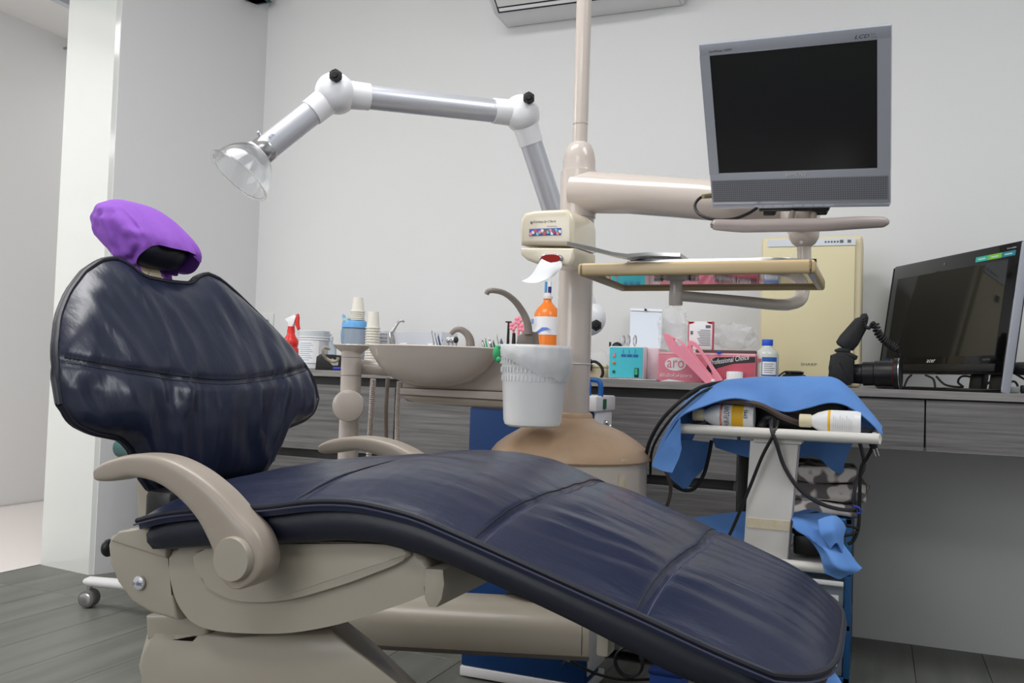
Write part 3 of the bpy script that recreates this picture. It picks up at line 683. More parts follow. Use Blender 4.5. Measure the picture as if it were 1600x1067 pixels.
obj('brand_mark', MB().lathe([(0.0028, 0), (0.0028, 0.0006)], (q.x+0.002, yd, q.z+0.0015), (0, -1, 0), 16), inkg, up_)
q = Yp(855, 354, yd); text('PROFESSIONAL', (q.x, yd-0.0003, q.z-0.001), (1, 0, 0), (0, 0, 1), 0.0022, inkg, up_, width=0.022)
q = Yp(861, 404, yd-0.002)
obj('slot', MB().lathe([(0.026, 0.0), (0.026, 0.004), (0.022, 0.006)], (q.x, yd+0.001, q.z), (0, -1, 0), 24, sy=0.42), steel, t)
obj('slot_inside', MB().lathe([(0.0225, 0.004), (0.021, 0.0075)], (q.x, yd+0.001, q.z), (0, -1, 0), 24, sy=0.40), redd, t)
tis = MB().patch([[D(846, 405, 1.82), D(862, 410, 1.81), D(877, 407, 1.82)], [D(838, 420, 1.80), D(860, 424, 1.79), D(878, 416, 1.81)], [D(828, 432, 1.79), D(852, 438, 1.77), D(868, 430, 1.79)], [D(815, 439, 1.79), D(835, 442, 1.76), D(852, 438, 1.77)]], 5, 5, 0.0006, 0.003, 30)
tag(obj('tissue', tis, tissue_m), 'white tissue sheet hanging out of the dispenser slot', 'tissue')

# ================================================================== WASTE BUCKET
bc = V(-0.664, 1.745, 0.692)
bk = thing('waste_bucket', 'small white round bin with a bag liner hanging at the column', 'bin', bc)
rT, rB = 0.0735, 0.0605
obj('bucket', MB().lathe([(0.03, 0.0), (rB-0.010, 0.001), (rB-0.003, 0.005), (rB, 0.014), (0.070, 0.155), (0.0735, 0.160), (0.0735, 0.165), (0.0715, 0.166), (0.068, 0.155), (rB-0.002, 0.015), (0.03, 0.006)], bc, seg=48, cap=True), binp, bk)
for row in range(3):
    for kk in range(48):
        a = -math.pi+kk*0.1309; r = 0.0664+0.0021*row+0.0006; zz = 0.100+row*0.0175
        c = bc+V(r*math.cos(a), r*math.sin(a), zz)
        obj('slot', MB().box(c, (0.0012, 0.0030, 0.0105), rot=Matrix.Rotation(a, 3, 'Z')), mat('slot_pale', (226, 229, 233), 0.5), bk)  # slots are thin bars, a slightly greyer white than the bin
m = MB(); rr = []
for i in range(14):
    rg = []
    for kk in range(96):
        a = 2*math.pi*kk/96; fr = 0.5+0.5*math.cos(a+0.15); hem = 0.012+0.062*fr**1.2+0.010*noise.noise(V(math.cos(a)*2.2, math.sin(a)*2.2, 3))
        if i < 4: z = (0.10, 0.135, 0.158, 0.168)[i]; r_ = (0.062, 0.066, 0.069, 0.0735)[i]
        else:
            u = (i-4)/9; z = 0.169-hem*u
            r_ = 0.0765-(0.169-z)*0.07+0.0075*math.sin(u*2.9)*fr+0.0022*noise.noise(V(math.cos(a)*4+z*12, math.sin(a)*4, z*18))+0.0014*noise.noise(V(math.cos(a)*11-z*30, math.sin(a)*11, z*20+5))
        rg.append(bc+V(r_*math.cos(a), r_*math.sin(a), z))
    rr.append(m.ring(rg))
m.skin(rr, False); obj('bag_liner', m, bagp, bk, sharp=2.0)
obj('bag_knot', MB().ell(D(776, 552, 1.77), 0.008, 0.008, 0.015).ell(D(779, 562, 1.76), 0.005, 0.005, 0.006).ell(D(778, 543, 1.77), 0.006, 0.005, 0.005), green, bk, label='green knotted corner of the liner')
obj('hanger', MB().tube([bc+V(0.02, 0.070, 0.13), bc+V(0.025, 0.095, 0.13), bc+V(0.027, 0.118, 0.13)], 0.004, 8), beige, bk)

# ================================================================== CUSPIDOR
cu = thing('cuspidor', 'beige spittoon bowl on its support arm left of the bin', 'cuspidor', (-0.92, 1.80, 0.70))
bo = D(678, 541, 1.97); bo.z = 0.853
prof = [(0.004, -0.086), (0.05, -0.084), (0.09, -0.070), (0.122, -0.046), (0.142, -0.018), (0.150, -0.003), (0.152, 0.0), (0.149, 0.002), (0.138, -0.012), (0.10, -0.05), (0.05, -0.066), (0.004, -0.068)]
obj('bowl', MB().lathe(prof, bo, seg=48, sy=0.72, u=(1, 0.08, 0)), beige, cu)
h0 = D(628, 600, 2.04); h1 = D(800, 605, 2.02)
def slab(pxs, d0, d1, thick, bev): # front face from pixels with linearly varying depth, extruded back
    xa = min(p[0] for p in pxs); xb = max(p[0] for p in pxs)
    return MB().prism([D(x, y, d0+(d1-d0)*(x-xa)/(xb-xa)) for x, y in pxs], (0.02, thick, 0), bev, 3)
obj('bowl_support', slab([(627, 560), (800, 548), (800, 612), (627, 606)], 1.99, 1.97, 0.09, 0.006), beige, cu)
obj('support_mid', slab([(624, 606), (800, 613), (800, 626), (624, 616)], 1.985, 1.965, 0.10, 0.002), beige, cu)
obj('support_lower', slab([(624, 616), (800, 627), (800, 640), (650, 630), (634, 627)], 1.985, 1.965, 0.10, 0.006), beige3, cu)
obj('link_arm', MB().tube([D(560, 573, 2.08), D(640, 578, 2.08)], 0.017, 16), beige, cu)
pc = D(548, 600, 2.05)
obj('post', MB().tube([V(pc.x, pc.y, 0.842), V(pc.x, pc.y, 0.82), V(pc.x, pc.y, 0.778), V(pc.x, pc.y, 0.70), V(pc.x, pc.y, 0.35)], [0.024, 0.0235, 0.0235, 0.0225, 0.0245], 24), beige, cu)
for zz in (0.826, 0.785): obj('joint_line', MB().lathe([(0.0237, -0.0006), (0.0237, 0.0006)], (pc.x, pc.y, zz), seg=24), inkg, cu)
kd = D(544, 634, 2.0)
obj('pivot_knob', MB().lathe([(0.034, -0.03), (0.0355, 0.0), (0.034, 0.004), (0.028, 0.0065), (0.0, 0.007)], kd, (0.45, -0.89, 0), 40), beige, cu)
obj('cup_saucer', MB().lathe([(0.020, 0.838-0.85), (0.026, -0.006), (0.040, 0.004), (0.045, 0.010), (0.043, 0.012), (0.036, 0.006), (0.0, 0.004)], (pc.x, pc.y, 0.85-0.006), seg=32, sy=0.8), beige, cu)
tapg = mat('tap_grey', (138, 130, 124), 0.3)
obj('bowl_rinse_tap', MB().tube([D(735, 541, 2.03), D(734, 530, 2.03), D(729, 521, 2.03), D(720, 515, 2.03), D(711, 516, 2.03), D(704, 522, 2.03)], [0.0105, 0.0095, 0.0082, 0.007, 0.006, 0.005], 14, smooth=5), tapg, cu)
obj('tap_base', MB().prism([D(x, y, 2.02) for x, y in ((805, 543), (808, 525), (820, 518), (832, 518), (834, 543))], (0, 0.04, 0), 0.003), tapg, cu)
obj('cup_filler_tap', MB().tube([D(826, 522, 2.02), D(824, 505, 2.02), D(817, 488, 2.02), D(804, 470, 2.01), D(788, 458, 2.0), D(772, 454, 1.99), D(763, 455, 1.99), D(760, 460, 1.99)], [0.0092, 0.0088, 0.008, 0.0072, 0.0066, 0.006, 0.006, 0.0055], 14, smooth=5), tapg, cu)
obj('saliva_hose_hook', MB().tube([D(515, 545, 2.0), D(506, 543, 1.99), D(505, 553, 1.99), D(510, 560, 2.0), D(520, 565, 2.0), D(527, 563, 2.0), D(528, 558, 2.0)], 0.0035, 8, smooth=4), mat('tan_hose', (176, 166, 146), 0.5), cu)
# hoses down from the cuspidor
def hose(pts, r, mt, name, label, grp=None, rib=False):
    m = MB()
    if rib:
        Q = catmull(pts, 40); m.tube(Q, [r*(1.0 if i % 2 else 0.82) for i in range(len(Q))], 10)
    else: m.tube(pts, r, 10, smooth=6)
    return tag(obj(name, m, mt, loc=Vector(pts[-1])), label, 'hose', grp)
hose([D(583, 592, 2.12), D(580, 650, 2.12), D(577, 700, 2.12), D(574, 780, 2.1)], 0.0075, beige, 'suction_hose', 'beige suction hose hanging just right of the cuspidor post', None, True)
hose([D(606, 590, 2.13), D(603, 640, 2.13), D(603, 690, 2.13), D(598, 780, 2.1)], 0.005, mat('taupe_hose', (140, 128, 118), 0.5), 'suction_hose', 'thin taupe hose hanging between two thicker beige hoses')
hose([D(624, 596, 2.1), D(621, 640, 2.1), D(620, 690, 2.1), D(616, 780, 2.08)], 0.0065, beige, 'suction_hose', 'ribbed beige hose under the left end of the bowl support', None, True)

# air-water syringe next to the bowl
t = thing('air_water_syringe', 'chrome three way syringe standing behind the left rim of the bowl', 'syringe', D(612, 541, 2.06))
obj('body', MB().tube([D(613, 560, 2.06), D(612, 530, 2.06), D(610, 519, 2.06)], [0.006, 0.0095, 0.007], 14), chrome, t)
obj('nozzle', MB().tube([D(612, 520, 2.06), D(618, 510, 2.06), D(623, 503, 2.06), D(628, 501, 2.06), D(632, 503, 2.06)], [0.005, 0.0035, 0.003, 0.0028, 0.0025], 10, smooth=4), steel, t)

# cantilever beam to the chair
t = thing('floor_beam', 'long beige beam cover joining the chair base to the unit', 'beam', D(700, 975, 1.8))
z0, z1 = 0.244, 0.332
Lb, Rb = D(470, 960, 1.80), D(922, 975, 1.76)
dv = (Rb-Lb); dv.z = 0; dv.normalize(); pv = V(-dv.y, dv.x, 0)
Lb.z = 0; Rb.z = 0
prb = [(0.0, z0+0.006), (0.0, z0+0.05), (0.02, z1-0.012), (0.05, z1), (0.13, z1), (0.14, z1-0.01), (0.14, z0+0.006)]
obj('beam_cover', MB().prism([Lb+pv*a+V(0, 0, b) for a, b in prb], Rb-Lb-dv*0.016, 0.0), beige2, t)
obj('end_cap', MB().prism([Rb-dv*0.016+pv*a+V(0, 0, b) for a, b in prb], dv*0.016, 0.004), beige2, t)
obj('bottom_edge', MB().prism([Lb+pv*a+V(0, 0, b) for a, b in ((-0.004, z0), (-0.004, z0+0.008), (0.14, z0+0.008), (0.14, z0))], Rb-Lb, 0.0), mat('edge_brown', (96, 88, 82), 0.5), t)
tag(obj('floor_hose', MB().tube([D(562, 1000, 2.1), D(553, 1022, 2.1), D(540, 1050, 2.05), D(530, 1085, 2.0)], 0.012, 10, smooth=5), mat('grey_hose', (150, 148, 144), 0.5)), 'pale grey hose dropping from the beam to the floor', 'hose')
tag(obj('floor_hose', MB().tube([D(587, 1005, 2.15), D(578, 1022, 2.15), D(568, 1036, 2.15), D(555, 1060, 2.15)], 0.005, 8, smooth=5), cab_m), 'thin dark hose behind the pale hose under the beam', 'hose')

# ================================================================== FUME EXTRACTOR (blue cart with arm)
bx0, bx1 = -1.006, -0.663; byf, byb = 2.17, 2.33
fe = thing('fume_extractor', 'blue and white extractor cart whose jointed silver arm ends in a clear hood', 'extractor', ((bx0+bx1)/2, (byf+byb)/2, 0))
obj('cabinet', MB().bb(bx0, bx1, byf, byb-0.04, 0.030, 0.712, 0.006), blue_cart, fe)
obj('side_panel', MB().bb(bx1-0.02, bx1+0.004, byf+0.012, byb, 0.05, 0.712, 0.003), whitem, fe)
obj('side_panel', MB().bb(bx0-0.004, bx0+0.01, byf+0.012, byb, 0.05, 0.712, 0.003), whitem, fe)
obj('plinth', MB().bb(bx0-0.002, bx1+0.004, byf-0.002, byb, 0.004, 0.030, 0.004), whitem, fe)
tp = obj('top_cover', MB().bb(bx0-0.004, bx1+0.01, byf-0.006, byb+0.01, 0.712, 0.752, 0.005), whitem, fe)
q = Yp(946, 633, byf)
obj('power_switch', MB().bb(bx1+0.009, bx1+0.013, byf+0.05, byf+0.075, 0.718, 0.744, 0.001), greend, tp)
obj('latch', MB().ell(D(945, 661, 2.33), 0.010, 0.006, 0.008).ell(D(952, 668, 2.34), 0.008, 0.006, 0.010), chrome, fe)
for (px1, px2, yy) in ((905, 920, byf+0.03), (921, 939, byf+0.05)):
    xx = Yp(px2, 600, yy).x; xw = xx-0.075
    obj('handle', MB().tube([V(xx, yy, 0.75), V(xx, yy, 0.775), V(xx-0.004, yy, 0.787), V(xx-0.016, yy, 0.792), V(xw, yy, 0.792), V(xw-0.01, yy, 0.787), V(xw-0.014, yy, 0.75)], 0.0068, 12, smooth=4), blue_tube, fe)
J0 = D(920, 498, 2.30); J1 = D(815, 178, 2.18); J2 = D(525, 146, 2.0)
TR = 0.0275
armA = mat('white_joint_plastic', (242, 243, 246), 0.3)
baseT = V(J0.x-0.06, byf+0.08, 0.75)
obj('riser_duct', MB().tube([baseT, V(J0.x-0.05, J0.y+0.0, 0.86), J0], [0.034, 0.032, 0.03], 20, smooth=4), armA, fe)
def joint(c, name='joint'):
    m = MB(); m.lathe([(0.001, -0.046), (0.022, -0.043), (0.035, -0.036), (0.0425, -0.02), (0.044, 0.0), (0.0425, 0.02), (0.035, 0.036), (0.022, 0.043), (0.001, 0.046)], c, (0.28, -0.96, 0), 32); return m
def sleeve(a, b, dist, ln):
    u = (Vector(b)-Vector(a)).normalized(); return MB().tube([Vector(a), Vector(a)+u*dist*0.5, Vector(a)+u*(dist+ln)], [0.0315, 0.0315, 0.0300], 28)
def knob(c, par):
    m = MB(); ax = V(0.28, -0.96, 0).normalized(); u = V(0, 0, 1); v = ax.cross(u); base = Vector(c)+ax*0.044; pts = []
    for k_ in range(36):
        a = 2*math.pi*k_/36; r = 0.0130*(1+0.10*math.cos(6*a)); pts.append(base+u*r*math.cos(a)+v*r*math.sin(a))
    m.prism(pts, ax*0.012, 0.0015); m.lathe([(0.006, -0.01), (0.006, 0.0)], base, ax, 12); m.lathe([(0.008, 0.012), (0.006, 0.016)], base, ax, 14)
    return obj('knob', m, rubber, par)
for c, a_, b_, kx, ky in ((J1, J2, J0, 829, 163), (J2, J1, D(408, 238, 1.93), 535, 130), (J0, J1, None, 932, 510)):
    jo = obj('joint', joint(c), armA, fe)
    d_ = (c-CP).dot(Fv)
    knob(D(kx, ky, d_-0.0), jo)
    obj('sleeve', sleeve(c, a_, 0.05, 0.025), armA, fe)
    if b_ is not None: obj('sleeve', sleeve(c, b_, 0.045, 0.03), armA, fe)
HB = D(408, 238, 1.93)
obj('duct_tube', MB().tube([J1, J2], TR, 32), alu, fe)
obj('duct_tube', MB().tube([J0, J1], TR, 32), alu, fe)
dt = obj('duct_tube', MB().tube([J2, HB], [TR, TR], 32), alu, fe)
for (c, a_) in ((J1, J2), (J2, J1)):
    u = (a_-c).normalized(); obj('screw', MB().lathe([(0.0022, 0.0), (0.0022, 0.0008)], c+u*0.066+V(0.28, -0.96, 0.1)*0.0305, (0.28, -0.96, 0.1), 10), steel, fe)
ha = (HB-J2).normalized()
obj('hood_collar', MB().lathe([(0.0285, -0.02), (0.0292, -0.018), (0.0292, 0.004), (0.0285, 0.005)], HB, ha, 32), steel, fe)
obj('collar_screw', MB().tube([HB+V(0, 0, 0.024)-ha*0.004, HB+V(-0.006, -0.006, 0.036)-ha*0.004], 0.003, 10).ell(HB+V(-0.007, -0.007, 0.038)-ha*0.004, 0.005, 0.005, 0.005), steel, fe)
obj('collar_ring', MB().lathe([(0.031, 0.004), (0.032, 0.006), (0.031, 0.009), (0.024, 0.009)], HB, ha, 32), whitep, fe)
hp_ = [(0.026, 0.006), (0.036, 0.014), (0.046, 0.028), (0.053, 0.045), (0.056, 0.060), (0.0605, 0.061), (0.0605, 0.0625), (0.055, 0.0625), (0.0515, 0.045), (0.0445, 0.028), (0.0345, 0.0155), (0.025, 0.008)]
obj('clear_hood', MB().lathe([(a*1.2, b*1.2) for a, b in hp_], HB, (D(370, 278, 1.90)-HB).normalized(), 48, cap=False), mat('hood_glass', (245, 247, 250), 0.03, trans=1.0, ior=1.35, alpha=0.7), fe, label='clear flared plastic hood')
u = -ha; sd = u.cross(V(0.28, -0.96, 0)).normalized(); fr_ = V(0.28, -0.96, 0); fr_ = (fr_-u*fr_.dot(u)).normalized()
sdn = sd if sd.z > 0 else -sd; tc_ = V(0.61, -0.77, -0.2); tc_ = (tc_-u*tc_.dot(u)).normalized(); tp_ = V(-0.2, 0, 1); tp_ = (tp_-u*tp_.dot(u)).normalized(); nn_ = (tc_+tp_*0.45).normalized(); up2 = nn_.cross(u)
text('JOL', HB+u*0.026+nn_*(TR+0.0008)-up2*0.0045, u, up2, 0.009, mat('logo_blue', (20, 60, 130), 0.8, spec=0.1), dt, depth=0.0003)

# ================================================================== ROLLING STOOL behind the chair
st = thing('rolling_stool', 'white stool base on casters with teal seat behind the chair back', 'stool', (-2.05, 2.05, 0))
sc_ = D(335, 700, 2.72); sc_.z = 0
for kk in range(5):
    a = math.radians((180, 292, 0, 60, 110)[kk]); tip = sc_+V(math.cos(a), math.sin(a), 0)*(0.36 if kk < 2 else 0.2)
    if kk == 0: tip = V(-2.36, 2.21, 0)
    dr = (tip-sc_).normalized()
    obj('leg', MB().tube([sc_+V(0, 0, 0.11), sc_+dr*0.2+V(0, 0, 0.10), tip+V(0, 0, 0.083), tip+dr*0.02+V(0, 0, 0.08)], [0.024, 0.022, 0.02, 0.012], 12, flat=0.8), whitem, st)
    cs = obj('caster', MB().lathe([(0.016, -0.024), (0.026, -0.022), (0.029, -0.016), (0.029, 0.016), (0.026, 0.022), (0.016, 0.024)], tip+V(0, 0, 0.03), (0.28, -0.96, 0), 24), mat('caster_grey', (112, 108, 108), 0.5), st)
    obj('hub_cap', MB().lathe([(0.02, 0.02), (0.02, 0.025), (0.016, 0.027)], tip+V(0, 0, 0.03), (0.28, -0.96, 0), 20), steel, cs)
    obj('stem', MB().tube([tip+V(0, 0, 0.055), tip+V(0, 0, 0.08)], 0.008, 10), steel, cs)
obj('gas_column', MB().tube([sc_+V(0, 0, 0.09), sc_+V(0, 0, 0.3), sc_+V(0, 0, 0.495)], [0.03, 0.025, 0.02], 16), whitem, st)
obj('seat', MB().lathe([(0.02, 0.0), (0.16, 0.0), (0.18, 0.015), (0.185, 0.05), (0.16, 0.07), (0.02, 0.075)], sc_+V(0, 0, 0.495), seg=32), seatteal, st)
q = D(214, 700, 2.60)
obj('torso_bolster', MB().tube([D(190, 699, 2.64), q, D(240, 700, 2.52)], [0.030, 0.036, 0.034], 16, smooth=4), seatteal, st)
obj('bolster_arm', MB().tube([q, V(q.x+0.03, q.y+0.05, q.z-0.07), V(sc_.x-0.05, sc_.y, 0.47), V(sc_.x, sc_.y, 0.46)], 0.011, 10, smooth=4), whitem, st)

# ================================================================== UTILITY TROLLEY
ut = thing('utility_trolley', 'ivory two shelf trolley with broad post draped in blue cloths', 'trolley', (-0.2, 1.98, 0))
def shelf(x0, x1, y0, y1, z, par, name='shelf'):
    s = obj(name, MB().bb(x0+0.012, x1-0.012, y0+0.012, y1-0.012, z-0.006, z+0.002), offw, par)
    r = 0.0105; P = [V(x0+r, y0+r, z), V(x1-r, y0+r, z), V(x1-r, y1-r, z), V(x0+r, y1-r, z)]
    pts = []
    for i in range(4):
        a, b = P[i], P[(i+1) % 4]; dd = (b-a).normalized()*0.02; pts += [a+dd, b-dd]
    Q = catmull(pts, 5, True); obj('shelf_rim', MB().tube(Q+[Q[0]], r, 12, False), ivory, s); return s
z_s = 0.697
shelf(-0.388, 0.004, 1.89, 2.14, z_s, ut)
shelf(-0.36, -0.075, 1.91, 2.14, 0.432, ut, 'lower_shelf')
pst = obj('post', MB().prism([Yp(1160, 885, 1.925), Yp(1172, 688, 1.925), Yp(1248, 688, 1.925), Yp(1229, 885, 1.925)], (0, 0.06, 0), 0.002), offw, ut)
b0 = Yp(1158, 885, 1.925)
obj('lower_post', MB().bb(-0.245, -0.165, 1.925, 1.985, 0.06, 0.432, 0.002), offw, ut)
obj('bracket', MB().prism([Yp(x, y, 1.915) for x, y in ((1171, 683), (1177, 683), (1177, 690), (1252, 694), (1252, 688), (1259, 688), (1259, 683))], (0, 0.07, 0)), offw, ut)
m = MB(); a = Yp(1167, 817, 1.925); b = Yp(1234, 822, 1.925)
obj('tape_residue', MB().bb(a.x, b.x, 1.9235, 1.926, b.z-0.010, b.z+0.010), stain, pst)
obj('base', MB().bb(-0.36, -0.04, 1.92, 2.16, 0.05, 0.08, 0.01), offw, ut)
for (x, y) in ((-0.34, 1.94), (-0.06, 1.94), (-0.34, 2.14), (-0.06, 2.14)): obj('caster', MB().lathe([(0.02, -0.01), (0.025, 0), (0.02, 0.01)], (x, y, 0.026), (1, 0, 0), 16), rubber, ut)
# machine body under the cloth
t = thing('polishing_unit', 'dark tabletop polishing unit hidden under the blue cloth on the trolley', 'machine', (-0.19, 2.05, z_s))
obj('casing', MB().bb(-0.33, -0.06, 2.01, 2.13, z_s+0.0005, z_s+0.085, 0.015), black, t)
obj('handpiece', MB().tube([D(1188, 668, 1.86), D(1198, 655, 1.87), D(1210, 660, 1.88)], 0.008, 10, smooth=4), rubber, t)
# bottles on the trolley
def lying_bottle(name, label, pxcap, pybase, Y, L_, r, bands, lid):
    zz = z_s+0.0035+r; a = Yp(pxcap, 660, Y); X = a.x
    t = thing(name, label, 'bottle', (X+L_/2, Y, z_s+0.003))
    O = V(X, Y, zz)
    obj('cap', MB().lathe([(0.001, 0.0), (0.0125, 0.0), (0.0135, 0.002), (0.0135, 0.022), (0.012, 0.024)], O, (1, 0, 0), 24), lid, t)
    obj('body', MB().lathe([(0.010, 0.022), (0.012, 0.026), (0.018, 0.036), (r*0.93, 0.05), (r, 0.058), (r, L_-0.008), (r*0.9, L_)], O, (1, 0, 0), 32), whitep, t)
    for (a0, a1, mt, nm) in bands:
        m = MB(); m.skin([m.ring([O+V(x, r*1.006*math.cos(k), r*1.006*math.sin(k)) for k in [2*math.pi*i/32 for i in range(32)]]) for x in (a0, a1)], False)
        obj(nm, m, mt, t)
    return t, O
t, O = lying_bottle('powder_bottle', 'white powder bottle lying left on the trolley shelf with orange and yellow label', 1083, 0, 1.94, 0.128, 0.0260, [(0.060, 0.064, oranger, 'label_band'), (0.064, 0.084, label_w, 'label_panel'), (0.084, 0.108, yellow, 'label_band'), (0.108, 0.120, label_w, 'label_panel')], cream)
text('AIR-FLOW', O+V(0.080, -0.0267, -0.021), (0, 0, 1), (-1, 0, 0), 0.011, ink, t, width=0.042, depth=0.0004)
text('PROPHYLAXIS POWDER', O+V(0.0635, -0.0267, -0.016), (0, 0, 1), (-1, 0, 0), 0.0022, inkw, t, width=0.03, depth=0.0004)
text('EMS', O+V(0.117, -0.0267, -0.002), (0, 0, 1), (-1, 0, 0), 0.0075, ink, t, width=0.018, depth=0.0004)
t, O = lying_bottle('powder_bottle', 'white powder bottle lying right on the trolley shelf with printed text label', 1249, 0, 1.94, 0.118, 0.0240, [(0.056, 0.061, yellow, 'label_band'), (0.061, 0.106, label_w, 'label_panel')], cream)
for i in range(9):
    text('powder for air polishing', O+V(0.068+i*0.0042, -0.0247, -0.014), (0, 0, 1), (-1, 0, 0), 0.0018, inkg, t, name='fine_print', width=0.028-0.004*(i % 3), depth=0.0004)

def cloth(name, label, patches, thick=0.0022, wob=0.004):
    m = MB()
    for p in patches:
        mm = MB(); mm.patch(p, 6, 6, thick, wob, 18)
        me = bpy.data.meshes.new('x'); mm.bm.to_mesh(me); mm.bm.free(); m.bm.from_mesh(me); bpy.data.meshes.remove(me)
    return tag(obj(name, m, cloth_b, sharp=1.3), label, 'cloth')
# top cloth : hem arch in front, ridge, falls behind; left flap hanging
hem = [(1020, 728, 1.88), (1045, 678, 1.88), (1063, 652, 1.88), (1100, 634, 1.86), (1150, 622, 1.85), (1190, 632, 1.86), (1225, 645, 1.88), (1262, 638, 1.86), (1300, 630, 1.84), (1335, 642, 1.83), (1368, 672, 1.80), (1377, 680, 1.80)]
mid = [(1028, 700, 1.94), (1056, 650, 1.94), (1080, 625, 1.94), (1112, 610, 1.93), (1152, 606, 1.92), (1195, 608, 1.92), (1230, 612, 1.92), (1265, 610, 1.91), (1300, 606, 1.90), (1332, 620, 1.88), (1362, 650, 1.86), (1378, 668, 1.85)]
rid = [(1040, 690, 2.02), (1068, 642, 2.0), (1095, 615, 2.0), (1122, 599, 2.0), (1155, 594, 2.0), (1195, 592, 2.0), (1230, 591, 2.0), (1265, 591, 1.99), (1298, 592, 1.97), (1330, 612, 1.95), (1358, 645, 1.93), (1374, 668, 1.92)]
bak = [(1050, 740, 2.14), (1075, 700, 2.12), (1100, 660, 2.12), (1125, 640, 2.12), (1160, 640, 2.12), (1195, 640, 2.12), (1230, 640, 2.12), (1265, 640, 2.12), (1298, 640, 2.10), (1325, 650, 2.08), (1345, 665, 2.06), (1362, 680, 2.04)]
flap = [[(1062, 652, 1.878), (1045, 680, 1.878), (1030, 705, 1.88), (1019, 728, 1.88)], [(1063, 680, 1.876), (1054, 700, 1.872), (1045, 718, 1.874), (1036, 734, 1.875)], [(1064, 700, 1.875), (1060, 716, 1.87), (1056, 727, 1.87), (1051, 737, 1.87)]]
def cv(rows): return [[D(*p) for p in r] for r in rows]
tc = cloth('drape_cloth', 'blue cloth draped over the machine and bottles on the trolley top', [cv([hem, mid, rid, bak]), cv(flap)])
cloth('hanging_cloth', 'dark blue cloth tail hanging under the left end of the trolley top', [cv([[(1050, 690, 2.0), (1080, 688, 2.02), (1110, 690, 2.03)], [(1045, 715, 2.0), (1075, 725, 2.02), (1108, 716, 2.03)], [(1038, 735, 1.98), (1064, 752, 2.0), (1098, 735, 2.02)], [(1055, 752, 1.98), (1072, 765, 2.0), (1084, 752, 2.01)]])], wob=0.006)
cloth('hanging_cloth', 'dark blue cloth edge showing behind the top of the trolley post', [cv([[(1112, 684, 2.04), (1140, 686, 2.04), (1175, 688, 2.04)], [(1118, 698, 2.04), (1140, 706, 2.04), (1175, 716, 2.04)]])])
cloth('hanging_cloth', 'dark blue pointed cloth corner hanging under the right of the trolley top', [cv([[(1243, 688, 2.06), (1275, 690, 2.04), (1305, 692, 2.03), (1332, 692, 2.02)], [(1245, 706, 2.06), (1275, 706, 2.04), (1300, 718, 2.03), (1324, 712, 2.02)], [(1247, 714, 2.06), (1275, 714, 2.04), (1306, 738, 2.03), (1314, 740, 2.02)]])])
# lower shelf items
t = thing('black_case', 'black case on the lower trolley shelf half covered by cloth', 'case', (-0.13, 2.0, 0.443))
obj('body', MB().bb(-0.160, -0.09, 1.975, 2.12, 0.4435, 0.485, 0.006), black, t)
obj('lid', MB().bb(-0.162, -0.088, 1.973, 2.122, 0.485, 0.500, 0.004), black, t)
cloth('crumpled_cloth', 'blue cloth crumpled over the black case on the lower trolley shelf', [
    cv([[(1234, 803, 1.90), (1262, 797, 1.89), (1290, 801, 1.88), (1314, 818, 1.87)], [(1236, 820, 1.80), (1258, 829, 1.80), (1276, 838, 1.80), (1318, 836, 1.80)], [(1262, 838, 1.79), (1274, 846, 1.79), (1292, 862, 1.77), (1322, 852, 1.79)], [(1276, 860, 1.79), (1288, 882, 1.78), (1308, 888, 1.76), (1332, 876, 1.78)], [(1292, 897, 1.78), (1312, 911, 1.77), (1325, 902, 1.77), (1342, 888, 1.77)]]),
    cv([[(1278, 812, 1.80), (1300, 806, 1.80), (1318, 822, 1.80)], [(1285, 835, 1.775), (1303, 828, 1.77), (1318, 842, 1.785)], [(1296, 858, 1.77), (1309, 850, 1.765), (1315, 866, 1.78)]]),
    cv([[(1238, 803, 1.92), (1262, 798, 1.95), (1292, 806, 1.97), (1318, 815, 1.97)], [(1238, 815, 2.02), (1262, 812, 2.04), (1290, 818, 2.06), (1316, 830, 2.04)]])], wob=0.012)
cloth('crumpled_cloth', 'blue cloth heap left of the trolley post on the lower shelf', [
    cv([[(1066, 815, 1.98), (1100, 806, 2.0), (1140, 802, 2.0), (1172, 800, 2.0)], [(1072, 835, 1.92), (1105, 835, 1.92), (1140, 838, 1.92), (1172, 838, 1.92)], [(1080, 860, 1.90), (1105, 870, 1.90), (1140, 875, 1.90), (1172, 880, 1.90)]])], wob=0.010)
# cables on the trolley
def cable(label, pts, r=0.0035, mt=None, name='cable', grp=None):
    return tag(obj(name, MB().tube([D(*p) for p in pts], r, 8, smooth=7), mt or cab_m, loc=D(*pts[0])), label, 'cable', grp)
cable('black cable crossing down from the trolley top to the lower left', [(1215, 658, 1.84), (1212, 672, 1.82), (1205, 686, 1.82), (1190, 715, 1.83), (1170, 765, 1.84), (1145, 825, 1.85), (1132, 850, 1.85)], 0.0036, black)
cable('black cable hanging in a wide loop from the middle of the trolley top', [(1205, 655, 1.86), (1206, 672, 1.82), (1214, 695, 1.82), (1226, 730, 1.83), (1250, 765, 1.83), (1285, 788, 1.84), (1325, 797, 1.86), (1342, 790, 1.87)], 0.0042, mat('cable_grey_black', (52, 52, 56), 0.45))
cable('brown hose lying under the cloth edge on the trolley top', [(1120, 625, 1.88), (1160, 628, 1.86), (1190, 634, 1.85), (1220, 650, 1.85), (1250, 662, 1.87)], 0.006, cab_b, 'air_hose')
cable('brown hose curling behind the left bottle on the trolley top', [(1140, 622, 1.93), (1185, 628, 1.91), (1220, 640, 1.91), (1262, 644, 1.92)], 0.005, cab_b, 'air_hose')
